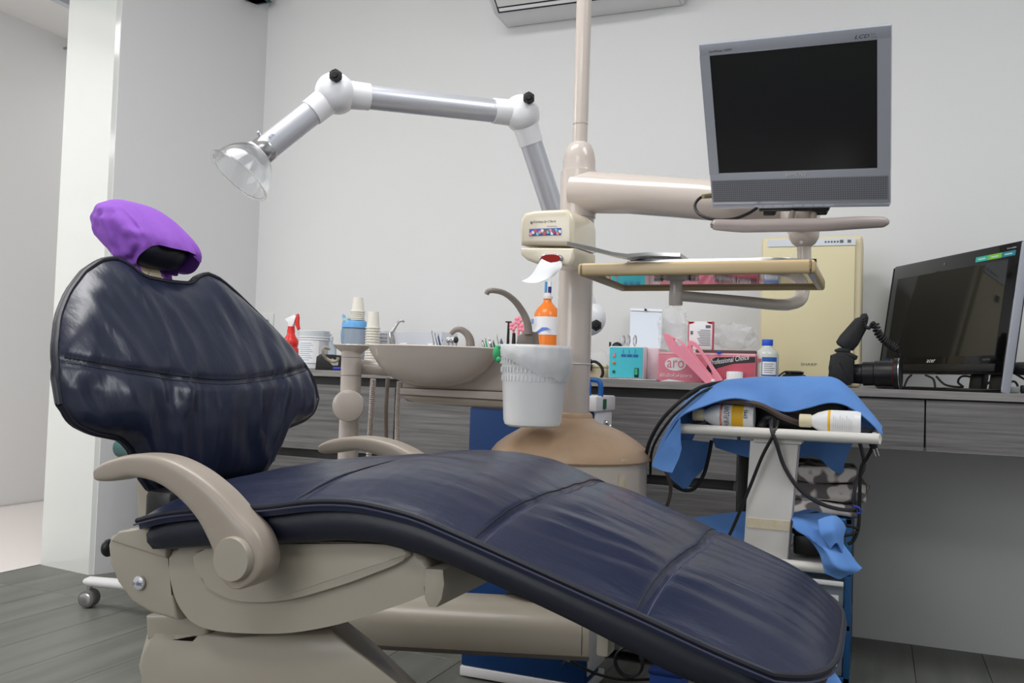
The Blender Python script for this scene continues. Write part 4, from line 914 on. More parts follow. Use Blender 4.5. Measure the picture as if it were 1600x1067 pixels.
cable('dark hose arching over the left end of the trolley top', [(1130, 597, 1.98), (1095, 605, 1.93), (1065, 625, 1.90), (1035, 655, 1.90), (1015, 690, 1.92), (1008, 720, 1.95)], 0.0042, rubber, 'air_hose')
cable('thin dark cable running just inside the arching hose', [(1130, 603, 1.96), (1100, 611, 1.92), (1072, 632, 1.89), (1045, 658, 1.89), (1020, 700, 1.93), (1016, 740, 2.0)], 0.003, rubber)
cable('dark hose loop hanging left of the hanging cloth', [(1036, 728, 1.95), (1044, 745, 1.95), (1048, 765, 1.96), (1044, 785, 1.97), (1036, 800, 2.0)], 0.004, cab_b, 'air_hose')
cable('dark hose loop below the hanging cloth tail', [(1112, 688, 2.0), (1108, 710, 2.0), (1100, 740, 1.99), (1086, 762, 1.99), (1070, 766, 2.0), (1052, 758, 2.01)], 0.0042, rubber, 'air_hose')
cable('long black cable hanging from the right end of the trolley top', [(1362, 680, 1.83), (1362, 700, 1.83), (1355, 715, 1.84), (1345, 735, 1.85), (1343, 790, 1.86), (1341, 825, 1.86), (1333, 845, 1.86), (1325, 850, 1.86)], 0.0036, rubber)
cable('grey black cable hanging beside the long black cable on the right', [(1342, 688, 1.88), (1347, 705, 1.88), (1350, 730, 1.88), (1340, 750, 1.88), (1334, 775, 1.87), (1336, 800, 1.87)], 0.004, mat('cable_grey_black', (0, 0, 0)))
cable('short black cable end poking from the crumpled cloth', [(1286, 818, 1.84), (1310, 819, 1.84), (1334, 824, 1.85), (1341, 828, 1.86), (1330, 835, 1.85), (1312, 838, 1.84)], 0.003, rubber)
tag(obj('cable_tie', MB().tube([D(1333, 790, 1.85), D(1342, 793, 1.845), D(1345, 800, 1.85), D(1338, 802, 1.85)], 0.0022, 6, smooth=3), mat('blue_tie', (60, 80, 190), 0.4)), 'small blue tie around the hanging cables', 'cable tie')
t = thing('power_plug', 'two pin black plug dangling at the right corner of the trolley', 'plug', D(1362, 690, 1.82))
obj('plug_body', MB().tube([D(1358, 676, 1.82), D(1363, 690, 1.82), D(1366, 700, 1.82)], [0.006, 0.008, 0.0075], 10), rubber, t)
for dx in (0, 5): obj('pin', MB().tube([D(1364+dx, 700, 1.82), D(1368+dx, 713-dx*0.2, 1.82)], 0.0022, 8), steel, t)

# ================================================================== DRAWER TOWER under the desk
dx0, dx1, dy0, dy1 = -0.245, -0.060, 2.60, 2.88
dt_ = thing('drawer_tower', 'dark blue plastic drawer tower under the counter behind the trolley', 'drawer unit', (-0.16, 2.75, 0))
m = MB()
for x in (dx0, dx1-0.016):
    m.bb(x, x+0.016, dy0, dy0+0.02, 0, 0.44, 0.002); m.bb(x, x+0.016, dy1-0.02, dy1, 0, 0.44, 0.002)
obj('frame_posts', m, frame_b, dt_)
for zz in (0.0, 0.14, 0.285, 0.424):
    obj('frame_shelf', MB().bb(dx0, dx1, dy0, dy1, zz, zz+0.016, 0.002), frame_b, dt_)
obj('side_panel', MB().bb(dx1-0.006, dx1-0.002, dy0+0.02, dy1-0.02, 0.016, 0.424), frame_b, dt_)
for zz in (0.018, 0.158, 0.302):
    dr = obj('drawer', MB().bb(dx0+0.018, dx1-0.018, dy0+0.002, dy1-0.03, zz, zz+0.112, 0.004), clearb, dt_, label='translucent drawer')
    obj('drawer_lip', MB().bb(dx0+0.018, dx1-0.018, dy0-0.006, dy0+0.004, zz+0.100, zz+0.112, 0.002), whitep, dr)
    obj('paper_label', MB().bb(dx0+0.08, dx1-0.03, dy0-0.0005, dy0+0.001, zz+0.025, zz+0.075), label_w, dr)
# folded patterned cloth
for i, (a, b, z0_, z1_, lb) in enumerate(((-0.235, -0.045, 0.441, 0.480, 'grey and white patterned cotton sheet, bottom of the pile on the blue drawers'),
                                     (-0.225, -0.025, 0.482, 0.528, 'grey and white patterned cotton sheet, middle of the pile on the blue drawers'),
                                     (-0.23, -0.06, 0.530, 0.572, 'grey and white patterned cotton sheet, top of the pile on the blue drawers'))):
    m = MB().box(((a+b)/2, 2.735, (z0_+z1_)/2), (b-a, 0.26, z1_-z0_), 0.011, seg=3)
    bmesh.ops.subdivide_edges(m.bm, edges=m.bm.edges, cuts=3, use_grid_fill=True)
    for v in m.bm.verts: v.co += noise.noise_vector(v.co*14+V(i*3, 0, 0))*V(0.02, 0.02, 0.008) if False else Vector([p*q for p, q in zip(noise.noise_vector(v.co*14+V(i*3, 0, 0)), (0.022, 0.022, 0.012))])
    tag(obj('folded_sheet', m, patt, sharp=1.3), lb, 'sheet', 'folded patterned sheets')

# ================================================================== COUNTER ITEMS
def place(px, Y, z=ZC): r = ray(px, 585); p = CP+r*(Y/r.y); return V(p.x, Y, z+0.0005)
def pxm(px, Y): return dep(px, 560, Y)/FPX
def bottle(name, label, cat, px, Y, prof, mt, cap=None, capm=None, seg=28, z=ZC, group=None, sy=1.0):
    O = place(px, Y, z); k = pxm(px, Y)
    t = thing(name, label, cat, O, group)
    obj('body', MB().lathe([(a*k, b*k) for a, b in prof], O, seg=seg, sy=sy), mt, t)
    if cap: obj('cap', MB().lathe([(a*k, b*k) for a, b in cap], O, seg=seg), capm, t)
    return t, O, k
# red spray bottle
t, O, k = bottle('spray_bottle', 'red ribbed spray bottle with white and red trigger near the corner', 'spray bottle', 452, 2.75,
    [(2, 0), (13, 0), (14, 3), (14, 14), (11, 18), (14, 23), (14, 29), (10.5, 34), (12, 39), (12, 44), (8, 50), (6, 54), (6, 61)], red)
obj('collar', MB().lathe([(5.5*k, 59*k), (5.5*k, 66*k)], O, seg=16), red, t)
obj('spray_head', MB().prism([O+V(a*k, -0.008, b*k) for a, b in ((-4, 64), (-3, 73), (-10, 74), (-10, 78), (6, 84), (11, 82), (6, 72), (4, 64))], (0, 0.016, 0), 0.002), whitep, t)
obj('trigger', MB().prism([O+V(a*k, -0.005, b*k) for a, b in ((6, 82), (12, 86), (14, 80), (13, 72), (16, 62), (13, 60), (9, 68), (7, 76))], (0, 0.010, 0), 0.001), red, t)
# white tub
t, O, k = bottle('plastic_tub', 'large white translucent tub with printed label behind the chair back', 'tub', 488, 2.68,
    [(2, 0), (20, 0), (22, 2), (22.5, 30), (24, 55), (24.5, 57), (24.5, 60), (23, 61), (2, 61)], mat('milky_plastic', (228, 232, 236), 0.3, trans=0.15))
for zz in (50, 46): obj('rib', MB().lathe([(24*k, (zz-0.8)*k), (24.6*k, zz*k), (24*k, (zz+0.8)*k)], O, seg=28), whitep, t)
obj('label', curve_label(MB(), O, 23.4*k, -2.2, -0.6, 10*k, 46*k), label_w, t)
for i in range(9): obj('print_line', curve_label(MB(), O, 23.55*k, -2.0, -1.2+0.3*((i*5) % 3)/3, (14+i*3.2)*k, (15+i*3.2)*k, 6), mat('faint_blue_print', (150, 172, 205), 0.6), t)
# blue pump bottle
t, O, k = bottle('pump_bottle', 'small clear pump bottle with white top behind the black box', 'bottle', 514, 2.72, [(2, 0), (9, 0), (10, 3), (10, 34), (4, 42), (4, 46)], clearb, [(4.5, 45), (4.5, 52), (2, 53), (2, 56)], whitep)
obj('nozzle', MB().box(O+V(-3*k, 0, 55*k), (9*k, 4*k, 3*k), 0.001), whitep, t)
# black box + cable
t = thing('black_box', 'small black wedge shaped box beside the white tub', 'box', place(515, 2.58))
obj('body', MB().prism([Yp(x, y, 2.56) for x, y in ((492, 578), (494, 557), (500, 553), (520, 554), (538, 557), (540, 580))], (0, 0.07, 0), 0.003), black, t)
obj('steel_inlay', MB().prism([Yp(x, y, 2.558) for x, y in ((512, 563), (520, 560), (529, 566), (528, 571), (520, 571))], (0, 0.004, 0)), steel, t)
tag(obj('marker_pen', MB().tube([place(521, 2.52)+V(0, 0, 0.006), place(533, 2.52)+V(0, 0, 0.006)], 0.0055, 10), mat('pen_blue', (50, 60, 170), 0.4)), 'blue pen lying at the counter edge below the black box', 'pen')
# blue lidded jug
t, O, k = bottle('lidded_jug', 'clear plastic jug with light blue lid and handle', 'jug', 551, 2.72, [(2, 0), (15, 0), (16, 4), (18, 30), (18.5, 66)], mat('jug_clear', (176, 192, 212), 0.15, trans=0.5, alpha=0.85))
bl = mat('light_blue_plastic', (112, 178, 236), 0.35)
obj('lid', MB().lathe([(18*k, 66*k), (19.5*k, 67*k), (19.5*k, 75*k), (18*k, 78*k), (0.001, 78*k)], O, seg=28), bl, t)
obj('handle', MB().tube([O+V(-17*k, 0, 76*k), O+V(-21*k, 0, 87*k), O+V(-19*k, 0, 74*k), O+V(-22*k, 0, 60*k), O+V(-21*k, 0, 44*k), O+V(-17*k, 0, 42*k)], 0.005, 10, smooth=4), bl, t)
obj('spout_flap', MB().box(O+V(-6*k, -14*k, 79*k), (9*k, 8*k, 5*k), 0.001), mat('pale_green_plastic', (176, 206, 200), 0.4), t)
def cups(px, Y, n, z, rt, rb, h, pitch, label, grp, flip=False, mt=None):
    base = place(px, Y, z); k = pxm(px, Y)
    f = (lambda a: h-a) if flip else (lambda a: a)
    pr_ = [(rb*0.1, f(0.6)), (rb, f(0.6)), (rb+0.2, f(0)), (rt-1.4, f(h-1.6)), (rt+0.4, f(h-1.5)), (rt+0.4, f(h)), (rt-1.4, f(h)), (rb-0.6, f(1.2)), (rb*0.1, f(1.2))]
    o0 = obj('paper_cup', MB().lathe([(a*k, b*k) for a, b in pr_], base, seg=24, cap=False), mt or paperc, loc=base); tag(o0, label, 'cup', grp)
    names = ['bottom', 'second', 'third', 'fourth', 'fifth', 'sixth', 'seventh', 'eighth', 'ninth', 'tenth', 'eleventh', 'twelfth', 'thirteenth', 'fourteenth', 'fifteenth', 'sixteenth', 'seventeenth']
    lab = lambda i: label.replace('in the', ('topmost' if i == n-1 else names[i]+('' if i == 0 else ' from the bottom'))+' in the')
    o0['label'] = lab(0)
    for i in range(1, n):
        c = o0.copy(); COL.objects.link(c); c.location = base+V(0, 0, i*pitch*k); c['label'] = lab(i)
cups(555, 2.72, 5, ZC+79*pxm(551, 2.72), 11.5, 7.5, 23, 3.2, 'paper cup, in the upside down stack on the jug lid', 'upside down cups on the jug', True)
cups(580, 2.70, 17, ZC, 11.5, 8, 26, 4.2, 'paper cup, in the tall stack beside the blue jug', 'nested paper cups beside the jug', True)
cups(597, 2.80, 8, ZC, 7, 5.5, 22, 5.5, 'clear cup, in the stack behind the paper cups', 'nested clear cups', False, mat('frosted_cup', (224, 226, 230), 0.3, alpha=0.7))
# acrylic organiser
t = thing('acrylic_organiser', 'clear acrylic organiser box behind the spittoon bowl', 'organiser', place(650, 2.85))
a, b = place(603, 2.86), place(700, 2.86)
obj('box', MB().bb(a.x, b.x, 2.80, 2.93, ZC+0.0006, ZC+0.148, 0.003), mat('acrylic', (226, 230, 240), 0.08, alpha=0.5), t)
obj('dark_shelf', MB().bb(a.x+0.03, b.x-0.05, 2.795, 2.81, ZC+0.092, ZC+0.097), black, t)
obj('white_block', MB().bb(a.x+0.09, a.x+0.12, 2.79, 2.80, ZC+0.0006, ZC+0.105, 0.003), whitep, t)
obj('white_block', MB().bb(b.x-0.05, b.x-0.01, 2.79, 2.80, ZC+0.0006, ZC+0.105, 0.003), whitep, t)
# instrument rack + instruments
rk = thing('instrument_rack', 'steel rack holding dental hand instruments behind the bowl', 'rack', place(725, 2.62))
a, b = place(662, 2.64), place(830, 2.64)
obj('rack_body', MB().bb(a.x, b.x, 2.60, 2.68, ZC+0.0006, ZC+0.055, 0.003), steel, rk)
obj('rack_rail', MB().bb(a.x, b.x, 2.63, 2.635, ZC+0.0555, ZC+0.066), steel, rk)
ins = [(676, 532, 515, 0.0030, steel, 'slim steel scaler standing left in the instrument rack'), (681, 532, 518, 0.0028, chrome, 'slim chrome probe right of the leftmost scaler'), (686, 530, 520, 0.0032, mat('navy_handle', (40, 60, 110), 0.4), 'instrument with navy blue handle in the rack'),
       (692, 530, 528, 0.003, steel, 'short steel probe between navy handle and spoons'), (755, 530, 529, 0.0055, steel, 'broad steel forceps end right of the small tap'), (760, 530, 527, 0.0030, green, 'instrument with a green tip in the rack'),
       (766, 530, 528, 0.006, chrome, 'rounded chrome mirror in the middle of the rack'), (772, 530, 529, 0.004, mat('dark_green_handle', (40, 90, 70), 0.4), 'instrument with dark green handle in the rack'),
       (778, 530, 522, 0.0022, steel, 'thin pointed steel explorer in the rack'), (784, 530, 527, 0.006, mat('slate_handle', (74, 96, 120), 0.4), 'instrument with a wide slate blue handle')]
for px, pb_, pt_, r, mt, lb in ins:
    a = place(px, 2.645, ZC+0.056); top = Yp(px-1, pt_, 2.645)
    t = thing('dental_instrument', lb, 'instrument', a)
    obj('shaft', MB().tube([a+V(0, 0, 0.001), V(a.x, 2.645, (a.z+top.z)/2), V(top.x, 2.645, top.z-0.012)], [r, r*1.1, r*0.8], 8), mt, t)
    obj('tip', MB().tube([V(top.x, 2.645, top.z-0.012), V(top.x+0.001, 2.643, top.z-0.005), V(top.x-0.003, 2.643, top.z)], [r*0.7, r*0.5, r*0.25], 8), steel, t)
for px, lb, mt in ((705, 'round steel spoon head left of the small tap', steel), (711, 'dark round instrument head beside the small tap', black), (699, 'leftmost small steel spoon head in the rack', steel)):
    a = place(px, 2.62, ZC+0.056); tz = Yp(px, 533, 2.62).z
    t = thing('instrument_spoon', lb, 'instrument', a)
    obj('stem', MB().tube([a+V(0, 0, 0.001), V(a.x, 2.62, tz)], 0.003, 8), steel, t)
    obj('bowl', MB().ell((a.x, 2.618, tz+0.004), 0.009, 0.004, 0.011), mt, t)
# black spatulas and pink clips
for px, pt_, w2, lb in ((792, 503, 3.2, 'black plastic syringe plunger with flat top in the rack'), (801, 521, 5, 'short black pointed tool beside the plunger')):
    a = place(px, 2.655, ZC+0.056); tz = Yp(px, pt_, 2.655).z; k = pxm(px, 2.655)
    t = thing('black_tool', lb, 'tool', a)
    obj('shaft', MB().tube([a+V(0, 0, 0.001), V(a.x, 2.655, tz)], [w2*k*0.9, w2*k*0.5], 10), black, t)
    obj('top', MB().box((a.x, 2.655, tz), ((4.5 if pt_ < 510 else 1.5)*2*k, 0.012, 0.004), 0.001), black, t)
for px, pt_, lb in ((800, 510, 'pink flower shaped clip left of the tall tap'), (808, 501, 'taller pink flower clip beside the tall tap'), (815, 512, 'small pink clip touching the tall tap')):
    a = place(px, 2.66, ZC+0.056); k = pxm(px, 2.66); tz = Yp(px, pt_, 2.66).z
    t = thing('pink_clip', lb, 'clip', a, 'pink clips in the rack')
    obj('stem', MB().tube([a+V(0, 0, 0.001), V(a.x, 2.66, tz)], 0.004, 8), pink, t)
    m = MB()
    for q_ in range(5): m.ell((a.x+4*k*math.cos(q_*1.257), 2.655, tz+4*k*math.sin(q_*1.257)), 3.4*k, 0.004, 3.4*k, seg=10, rings=6)
    obj('flower', m, pink, t)
# orange mouthwash bottle
t, O, k = bottle('mouthwash_bottle', 'large clear bottle of orange liquid with white label behind the column', 'bottle', 852, 2.60,
    [(2, 0), (20, 0), (21, 3), (20, 20), (21, 26), (21, 93), (19.5, 101), (15, 109), (9, 115), (6.5, 118), (6, 122)], orange)
obj('neck', MB().lathe([(6*k, 118*k), (6*k, 122*k), (8*k, 123*k), (8*k, 127*k), (6*k, 128*k), (5*k, 132*k)], O, seg=20), mat('clear_neck', (228, 220, 214), 0.2), t)
obj('label', curve_label(MB(), O, 21.3*k, -3.0, -0.1, 66*k, 94*k, 20), label_w, t)
text('Listerwash', O+V(-12*k, -21.6*k, 66*k), (1, 0, 0), (0, 0, 1), 5*k, mat('faint_label_blue', (150, 180, 220), 0.6), t, width=26*k, shear=0.2) if False else None
obj('label_wave', MB().prism([O+V(a*k, -21.5*k, b*k) for a, b in ((-16, 67), (-8, 71), (0, 77), (8, 77), (16, 73), (8, 74), (0, 71), (-8, 67))], (0, 0.0008, 0)), mat('label_wave_blue', (96, 132, 214), 0.5), t)
obj('label_mark', MB().prism([O+V(a*k, -21.5*k, b*k) for a, b in ((-18, 82), (-18, 90), (-14, 90), (-14, 82))], (0, 0.0008, 0)), mat('label_mark_blue', (120, 150, 205), 0.5), t)
t = thing('pump_syringe', 'blue and white syringe standing in the neck of the orange bottle', 'syringe', O+V(0, 0, 131*k))
obj('barrel', MB().lathe([(2.5*k, 125*k), (2.5*k, 150*k)], O+V(3*k, 0, 0), seg=12), whitep, t)
obj('plunger', MB().bb(O.x-5*k, O.x-2*k, O.y-0.003, O.y+0.003, O.z+130*k, O.z+150*k), mat('cyan_blue', (60, 150, 210), 0.5), t)
obj('band', MB().lathe([(2.7*k, 132*k), (2.7*k, 142*k)], O+V(3*k, 0, 0), seg=12), mat('indigo', (44, 40, 120), 0.5), t)
# small things right of the column
t = thing('headset', 'black curved cable holder on the counter right of the column', 'holder', place(932, 2.66))
obj('arc', MB().tube([Yp(921, 566, 2.66), Yp(930, 565, 2.66), Yp(939, 572, 2.66), Yp(942, 582, 2.66), Yp(939, 591, 2.66)], 0.0045, 10, smooth=4), rubber, t)
obj('block', MB().box(Yp(919, 570, 2.66), (0.018, 0.03, 0.036), 0.003), rubber, t)
t = thing('cream_case', 'low cream case on the counter right of the column', 'case', place(940, 2.72))
a, b = place(915, 2.7), place(950, 2.7)
obj('body', MB().bb(a.x, b.x, 2.68, 2.78, ZC+0.0006, ZC+0.036, 0.004), cream, t)
obj('lid', MB().bb(a.x+0.02, b.x, 2.678, 2.782, ZC+0.036, ZC+0.046, 0.003), cream, t)
t = thing('crumpled_bag', 'crumpled clear bag behind the column on the counter', 'bag', place(928, 2.92))
obj('film', MB().ell(place(930, 2.93)+V(0, 0, 0.05), 0.05, 0.03, 0.05, p=0.7), film, t)
# teal device
td = thing('ultrasonic_unit', 'small teal fronted device with buttons on a steel tray', 'device', place(985, 2.60))
a, b = place(950, 2.56), place(1005, 2.56); zt = Yp(978, 541, 2.56).z
c_ = obj('case', MB().bb(a.x, b.x, 2.562, 2.72, ZC+0.006, zt, 0.003), whitem, td)
obj('front_panel', MB().bb(a.x+0.003, b.x-0.003, 2.559, 2.563, ZC+0.009, zt-0.003), teal, td)
w_ = b.x-a.x; hh = zt-ZC-0.006
def dot(fx, fz, r, mt, nm='button'): obj(nm, MB().lathe([(r, 0), (r, 0.003), (r*0.7, 0.004)], (a.x+w_*fx, 2.559, ZC+0.006+hh*fz), (0, -1, 0), 16), mt, td)
dot(0.17, 0.48, 0.0045, mat('amber', (210, 120, 50), 0.4)); dot(0.17, 0.2, 0.0045, greend)
obj('indicator', MB().bb(a.x+w_*0.14, a.x+w_*0.2, 2.556, 2.56, ZC+0.006+hh*0.66, ZC+0.006+hh*0.78), boxpink, td)
for i in range(3): obj('button', MB().bb(a.x+w_*(0.37+0.17*i), a.x+w_*(0.50+0.17*i), 2.557, 2.56, ZC+0.006+hh*0.68, ZC+0.006+hh*0.75), label_b, td)
obj('rocker_switch', MB().bb(a.x+w_*0.76, a.x+w_*0.87, 2.555, 2.56, ZC+0.006+hh*0.04, ZC+0.006+hh*0.33, 0.001), black, td)
obj('switch_lamp', MB().bb(a.x+w_*0.775, a.x+w_*0.855, 2.5535, 2.556, ZC+0.006+hh*0.12, ZC+0.006+hh*0.31), green, td)
text('The Densonic One', (a.x+w_*0.33, 2.559, ZC+0.006+hh*0.13), (1, 0, 0), (0, 0, 1), 0.004, inkb, td, width=0.032) if False else None
for i in range(3): obj('scale_line', MB().bb(a.x+w_*(0.42+0.17*i), a.x+w_*(0.43+0.17*i), 2.558, 2.5595, ZC+0.006+hh*0.78, ZC+0.006+hh*0.9), inkb, td)
obj('pink_side', MB().bb(b.x, b.x+0.035, 2.60, 2.72, ZC+0.006, zt-0.002, 0.003), mat('pinkish_white', (226, 206, 212), 0.4), td)
tag(obj('steel_base_tray', MB().bb(a.x-0.01, b.x+0.05, 2.51, 2.73, ZC+0.0004, ZC+0.0055, 0.001), steel), 'low steel tray under the teal device', 'tray')
for i, (px, lb) in enumerate(((974, 'left pair of forceps rings above the teal device'), (982, 'middle pair of forceps rings above the teal device'), (992, 'rightmost forceps ring above the teal device'))):
    t = thing('forceps', lb, 'forceps', V(place(px, 2.64).x, 2.64, zt)); c = Yp(px, 532, 2.64)
    m = MB(); m.tube([c+V(0.006*math.cos(q_)*0.7, 0, 0.015*math.sin(q_)) for q_ in [2*math.pi*j/20 for j in range(21)]], 0.0022, 8, False); obj('ring', m, chrome, t)
    obj('shank', MB().tube([c+V(0, 0, -0.015), V(c.x, 2.64, zt-0.0)], 0.0022, 8), chrome, t)
t = thing('black_dome', 'black dome top peeking above the teal device', 'dome', V(place(960, 2.66).x, 2.66, zt))
obj('dome', MB().lathe([(0.016, 0.0), (0.0155, 0.006), (0.010, 0.013), (0.001, 0.016)], V(place(963, 2.66).x, 2.66, zt+0.0005), seg=20), black, t)
obj('hook', MB().box(V(place(952, 2.66).x, 2.66, zt+0.008), (0.006, 0.006, 0.016), 0.001), black, t)
# clipboard leaning on the wall
t = thing('clipboard', 'pale blue white board leaning against the wall above the teal device', 'board', place(1008, 2.98))
pb4 = [Yp(983, 590, 2.93), Yp(1030, 594, 2.93), Yp(1035, 483, 3.06), Yp(985, 481, 3.06)]
pb4[0].z = pb4[1].z = ZC+0.001
obj('board', MB().prism(pb4, (0, 0.004, 0.001)), mat('pale_board', (222, 230, 242), 0.3), t)
obj('pin', MB().lathe([(0.004, 0), (0.004, 0.006)], Yp(1009, 484, 3.05), (0, -1, 0), 12), black, t)
obj('clip_strip', MB().prism([Yp(985, 482, 3.054), Yp(1035, 484, 3.054), Yp(1035, 487, 3.05), Yp(985, 485, 3.05)], (0, 0.003, 0)), whitep, t)
# pink film box
fb = thing('film_box', 'pink cling film box with oval logo on the counter', 'box', place(1100, 2.56))
a, b = place(1028, 2.545), place(1180, 2.545); zt2 = Yp(1100, 551, 2.545).z
obj('carton', MB().bb(a.x, b.x, 2.545, 2.62, ZC+0.0006, zt2, 0.001), boxpink, fb)
yb = 2.5448; hb_ = zt2-ZC; wb = b.x-a.x
def fp(fx, fz): return V(a.x+wb*fx, yb, ZC+hb_*fz)
obj('rose_area', MB().prism([fp(0.46, 0.01), fp(0.50, 0.35), fp(0.62, 0.6), fp(0.80, 0.78), fp(0.997, 0.86), fp(0.997, 0.01)], (0, -0.0004, 0)), boxred, fb)
obj('swoosh', MB().prism([fp(0.48, 0.22), fp(0.53, 0.72), fp(0.60, 0.86), fp(0.997, 0.90), fp(0.997, 0.72), fp(0.78, 0.66), fp(0.62, 0.5)], (0, -0.0008, 0)), mat('carton_black', (50, 44, 46), 0.5), fb)
obj('top_stripe', MB().prism([fp(0.0, 0.93), fp(1.0, 0.93), fp(1.0, 0.99), fp(0.0, 0.99)], (0, -0.0006, 0)), mat('pale_pink_stripe', (240, 190, 198), 0.6), fb)
obj('bottom_stripe', MB().prism([fp(0.02, 0.01), fp(0.12, 0.09), fp(0.30, 0.02)], (0, -0.0006, 0)), label_w, fb)
k = pxm(1080, 2.545)
obj('logo_oval', MB().lathe([(17*k, 0), (17*k, 0.0006)], fp(0.185, 0.60), (0, -1, 0), 32, sy=0.62), label_w, fb)
text('aro', fp(0.185, 0.47)+V(0, -0.0007, 0), (1, 0, 0), (0, 0, 1), 12*k, boxpink, fb, just='CENTER', width=27*k)
text('ฟิล์มยืดหุ้มห่ออาหาร', fp(0.02, 0.12), (1, 0, 0), (0, 0, 1), 9*k, label_w, fb, width=51*k, depth=0.0008)
text('Professional Choice', fp(0.545, 0.60)+V(0, -0.0008, 0), (1, 0, 0.17), (0, 0, 1), 8*k, inkw, fb, shear=0.4, width=60*k, depth=0.0006)
text('12" x 30', fp(0.90, 0.28), (1, 0, 0), (0, 0, 1), 4*k, inkg, fb, width=12*k, depth=0.0008)
q = place(1123, 2.545, zt2); obj('cutter_slide', MB().box((q.x, 2.543, zt2+0.002), (0.012, 0.008, 0.007), 0.001), mat('royal_blue', (46, 66, 200), 0.4), fb)
a2 = place(1088, 2.58, zt2)
tag(obj('cutter_strip', MB().bb(a2.x, b.x-0.002, 2.56, 2.61, zt2+0.0006, zt2+0.009, 0.001), mat('dark_taupe', (92, 76, 72), 0.5)), 'dark flat cutter strip on top of the pink film box', 'strip')
# card packet
t = thing('packet', 'small white printed packet with red corners standing on the film box', 'packet', V(place(1093, 2.6).x, 2.60, zt2+0.01))
y9 = 2.585; a, b = place(1074, y9), place(1112, y9); z0 = zt2+0.0098; z1 = Yp(1093, 502, y9).z
obj('card', MB().bb(a.x, b.x, y9, y9+0.018, z0, z1, 0.001), label_w, t)
obj('red_edge', MB().bb(a.x-0.0012, a.x+0.0015, y9-0.001, y9+0.018, z0, z1), boxred, t); obj('red_edge', MB().bb(b.x-0.0015, b.x+0.0012, y9-0.001, y9+0.018, z0, z1), boxred, t)
for s_, xx in ((1, a.x), (-1, b.x)): obj('red_corner', MB().prism([V(xx, y9-0.0008, z1-0.001), V(xx+s_*0.018, y9-0.0008, z1-0.001), V(xx+s_*0.012, y9-0.0008, z1-0.006), V(xx, y9-0.0008, z1-0.008)], (0, 0.0006, 0)), redd, t)
obj('barcode', MB().bb(b.x-0.02, b.x-0.006, y9-0.001, y9, z1-0.019, z1-0.011), inkg, t)
for i in range(10):
    wl = 0.03+0.008*((i*3) % 4)/3; obj('print_line', MB().bb(b.x-0.006-wl, b.x-0.006, y9-0.0008, y9, z1-0.026-i*0.0048, z1-0.0245-i*0.0048), inkg, t)
obj('print_mark', MB().bb(a.x+0.006, a.x+0.013, y9-0.0008, y9, z1-0.038, z1-0.028), inkg, t)
# plastic bags on the film box
def bag(name, label, px, py, Y, rx, ry, rz, seed, sup):
    c = Yp(px, py, Y); m = MB().ell(c, rx, ry, rz, p=0.7, seg=36, rings=24)
    for v in m.bm.verts: v.co += noise.noise_vector(v.co*38+V(seed, 0, 0))*0.012; v.co.z = max(v.co.z, sup)
    return tag(obj(name, m, film, sharp=0.25, loc=V(c.x, c.y, sup)), label, 'bag')
bag('plastic_bag', 'crumpled clear plastic bag lying on the right of the film box', 1146, 525, 2.66, 0.062, 0.03, 0.034, 1, zt2+0.003)
bag('plastic_bag', 'clear plastic bag standing behind the pink tongs', 1052, 515, 2.75, 0.045, 0.03, 0.075, 5, ZC+0.07)
# white text tag on the bag
# pink tongs
pt_ = thing('pink_tongs', 'pink plastic tongs leaning in front of the film box', 'tongs', place(1115, 2.52))
def loop(outer, inner, Y, th, nm, tilt=0.0):
    # ring shaped blade from outer and inner outlines
    n = 40
    def rs(pts):
        Q = catmull([Yp(x, y, Y) for x, y in pts], 8, True); L_ = len(Q); return [Q[int(i*L_/n)] for i in range(n)]
    A_, B_ = rs(outer), rs(inner); m = MB()
    a0, b0 = m.ring(A_), m.ring(B_); a1, b1 = m.ring([p+V(0.004, th, 0) for p in A_]), m.ring([p+V(0.004, th, 0) for p in B_])
    for i in range(n):
        j = (i+1) % n
        for f in ((a0[i], a0[j], b0[j], b0[i]), (a1[j], a1[i], b1[i], b1[j]), (a0[j], a0[i], a1[i], a1[j]), (b0[i], b0[j], b1[j], b1[i])): m.bm.faces.new(f)
    return obj(nm, m, pink, pt_)
loop([(1036, 522), (1044, 523), (1066, 536), (1078, 552), (1096, 575), (1112, 593), (1106, 601), (1092, 588), (1066, 562), (1046, 545)],
     [(1052, 529), (1056, 530), (1062, 534), (1065, 538), (1064, 540), (1060, 540), (1057, 539), (1055, 536), (1053, 533), (1052, 531)], 2.50, 0.004, 'blade')
loop([(1075, 533), (1086, 536), (1098, 552), (1112, 572), (1126, 592), (1124, 598), (1112, 598), (1106, 590), (1092, 572), (1078, 550)],
     [(1080, 540), (1087, 543), (1095, 553), (1105, 568), (1113, 582), (1112, 587), (1107, 583), (1098, 572), (1088, 560), (1081, 549)], 2.515, 0.004, 'blade')
obj('hinge', MB().ell(Yp(1114, 595, 2.495), 0.006, 0.005, 0.005), whitep, pt_)
# white cap bottle lying
t = thing('white_cap_jar', 'small white capped jar in front of the film box', 'jar', place(1148, 2.52))
O = place(1148, 2.525)
obj('cap', MB().lathe([(0.001, 0.034), (0.021, 0.034), (0.0225, 0.031), (0.0225, 0.012)], O, seg=26), whitep, t)
obj('body', MB().bb(O.x-0.026, O.x+0.045, 2.50, 2.54, ZC+0.0006, ZC+0.012, 0.003), mat('grey_card', (212, 208, 206), 0.6), t)
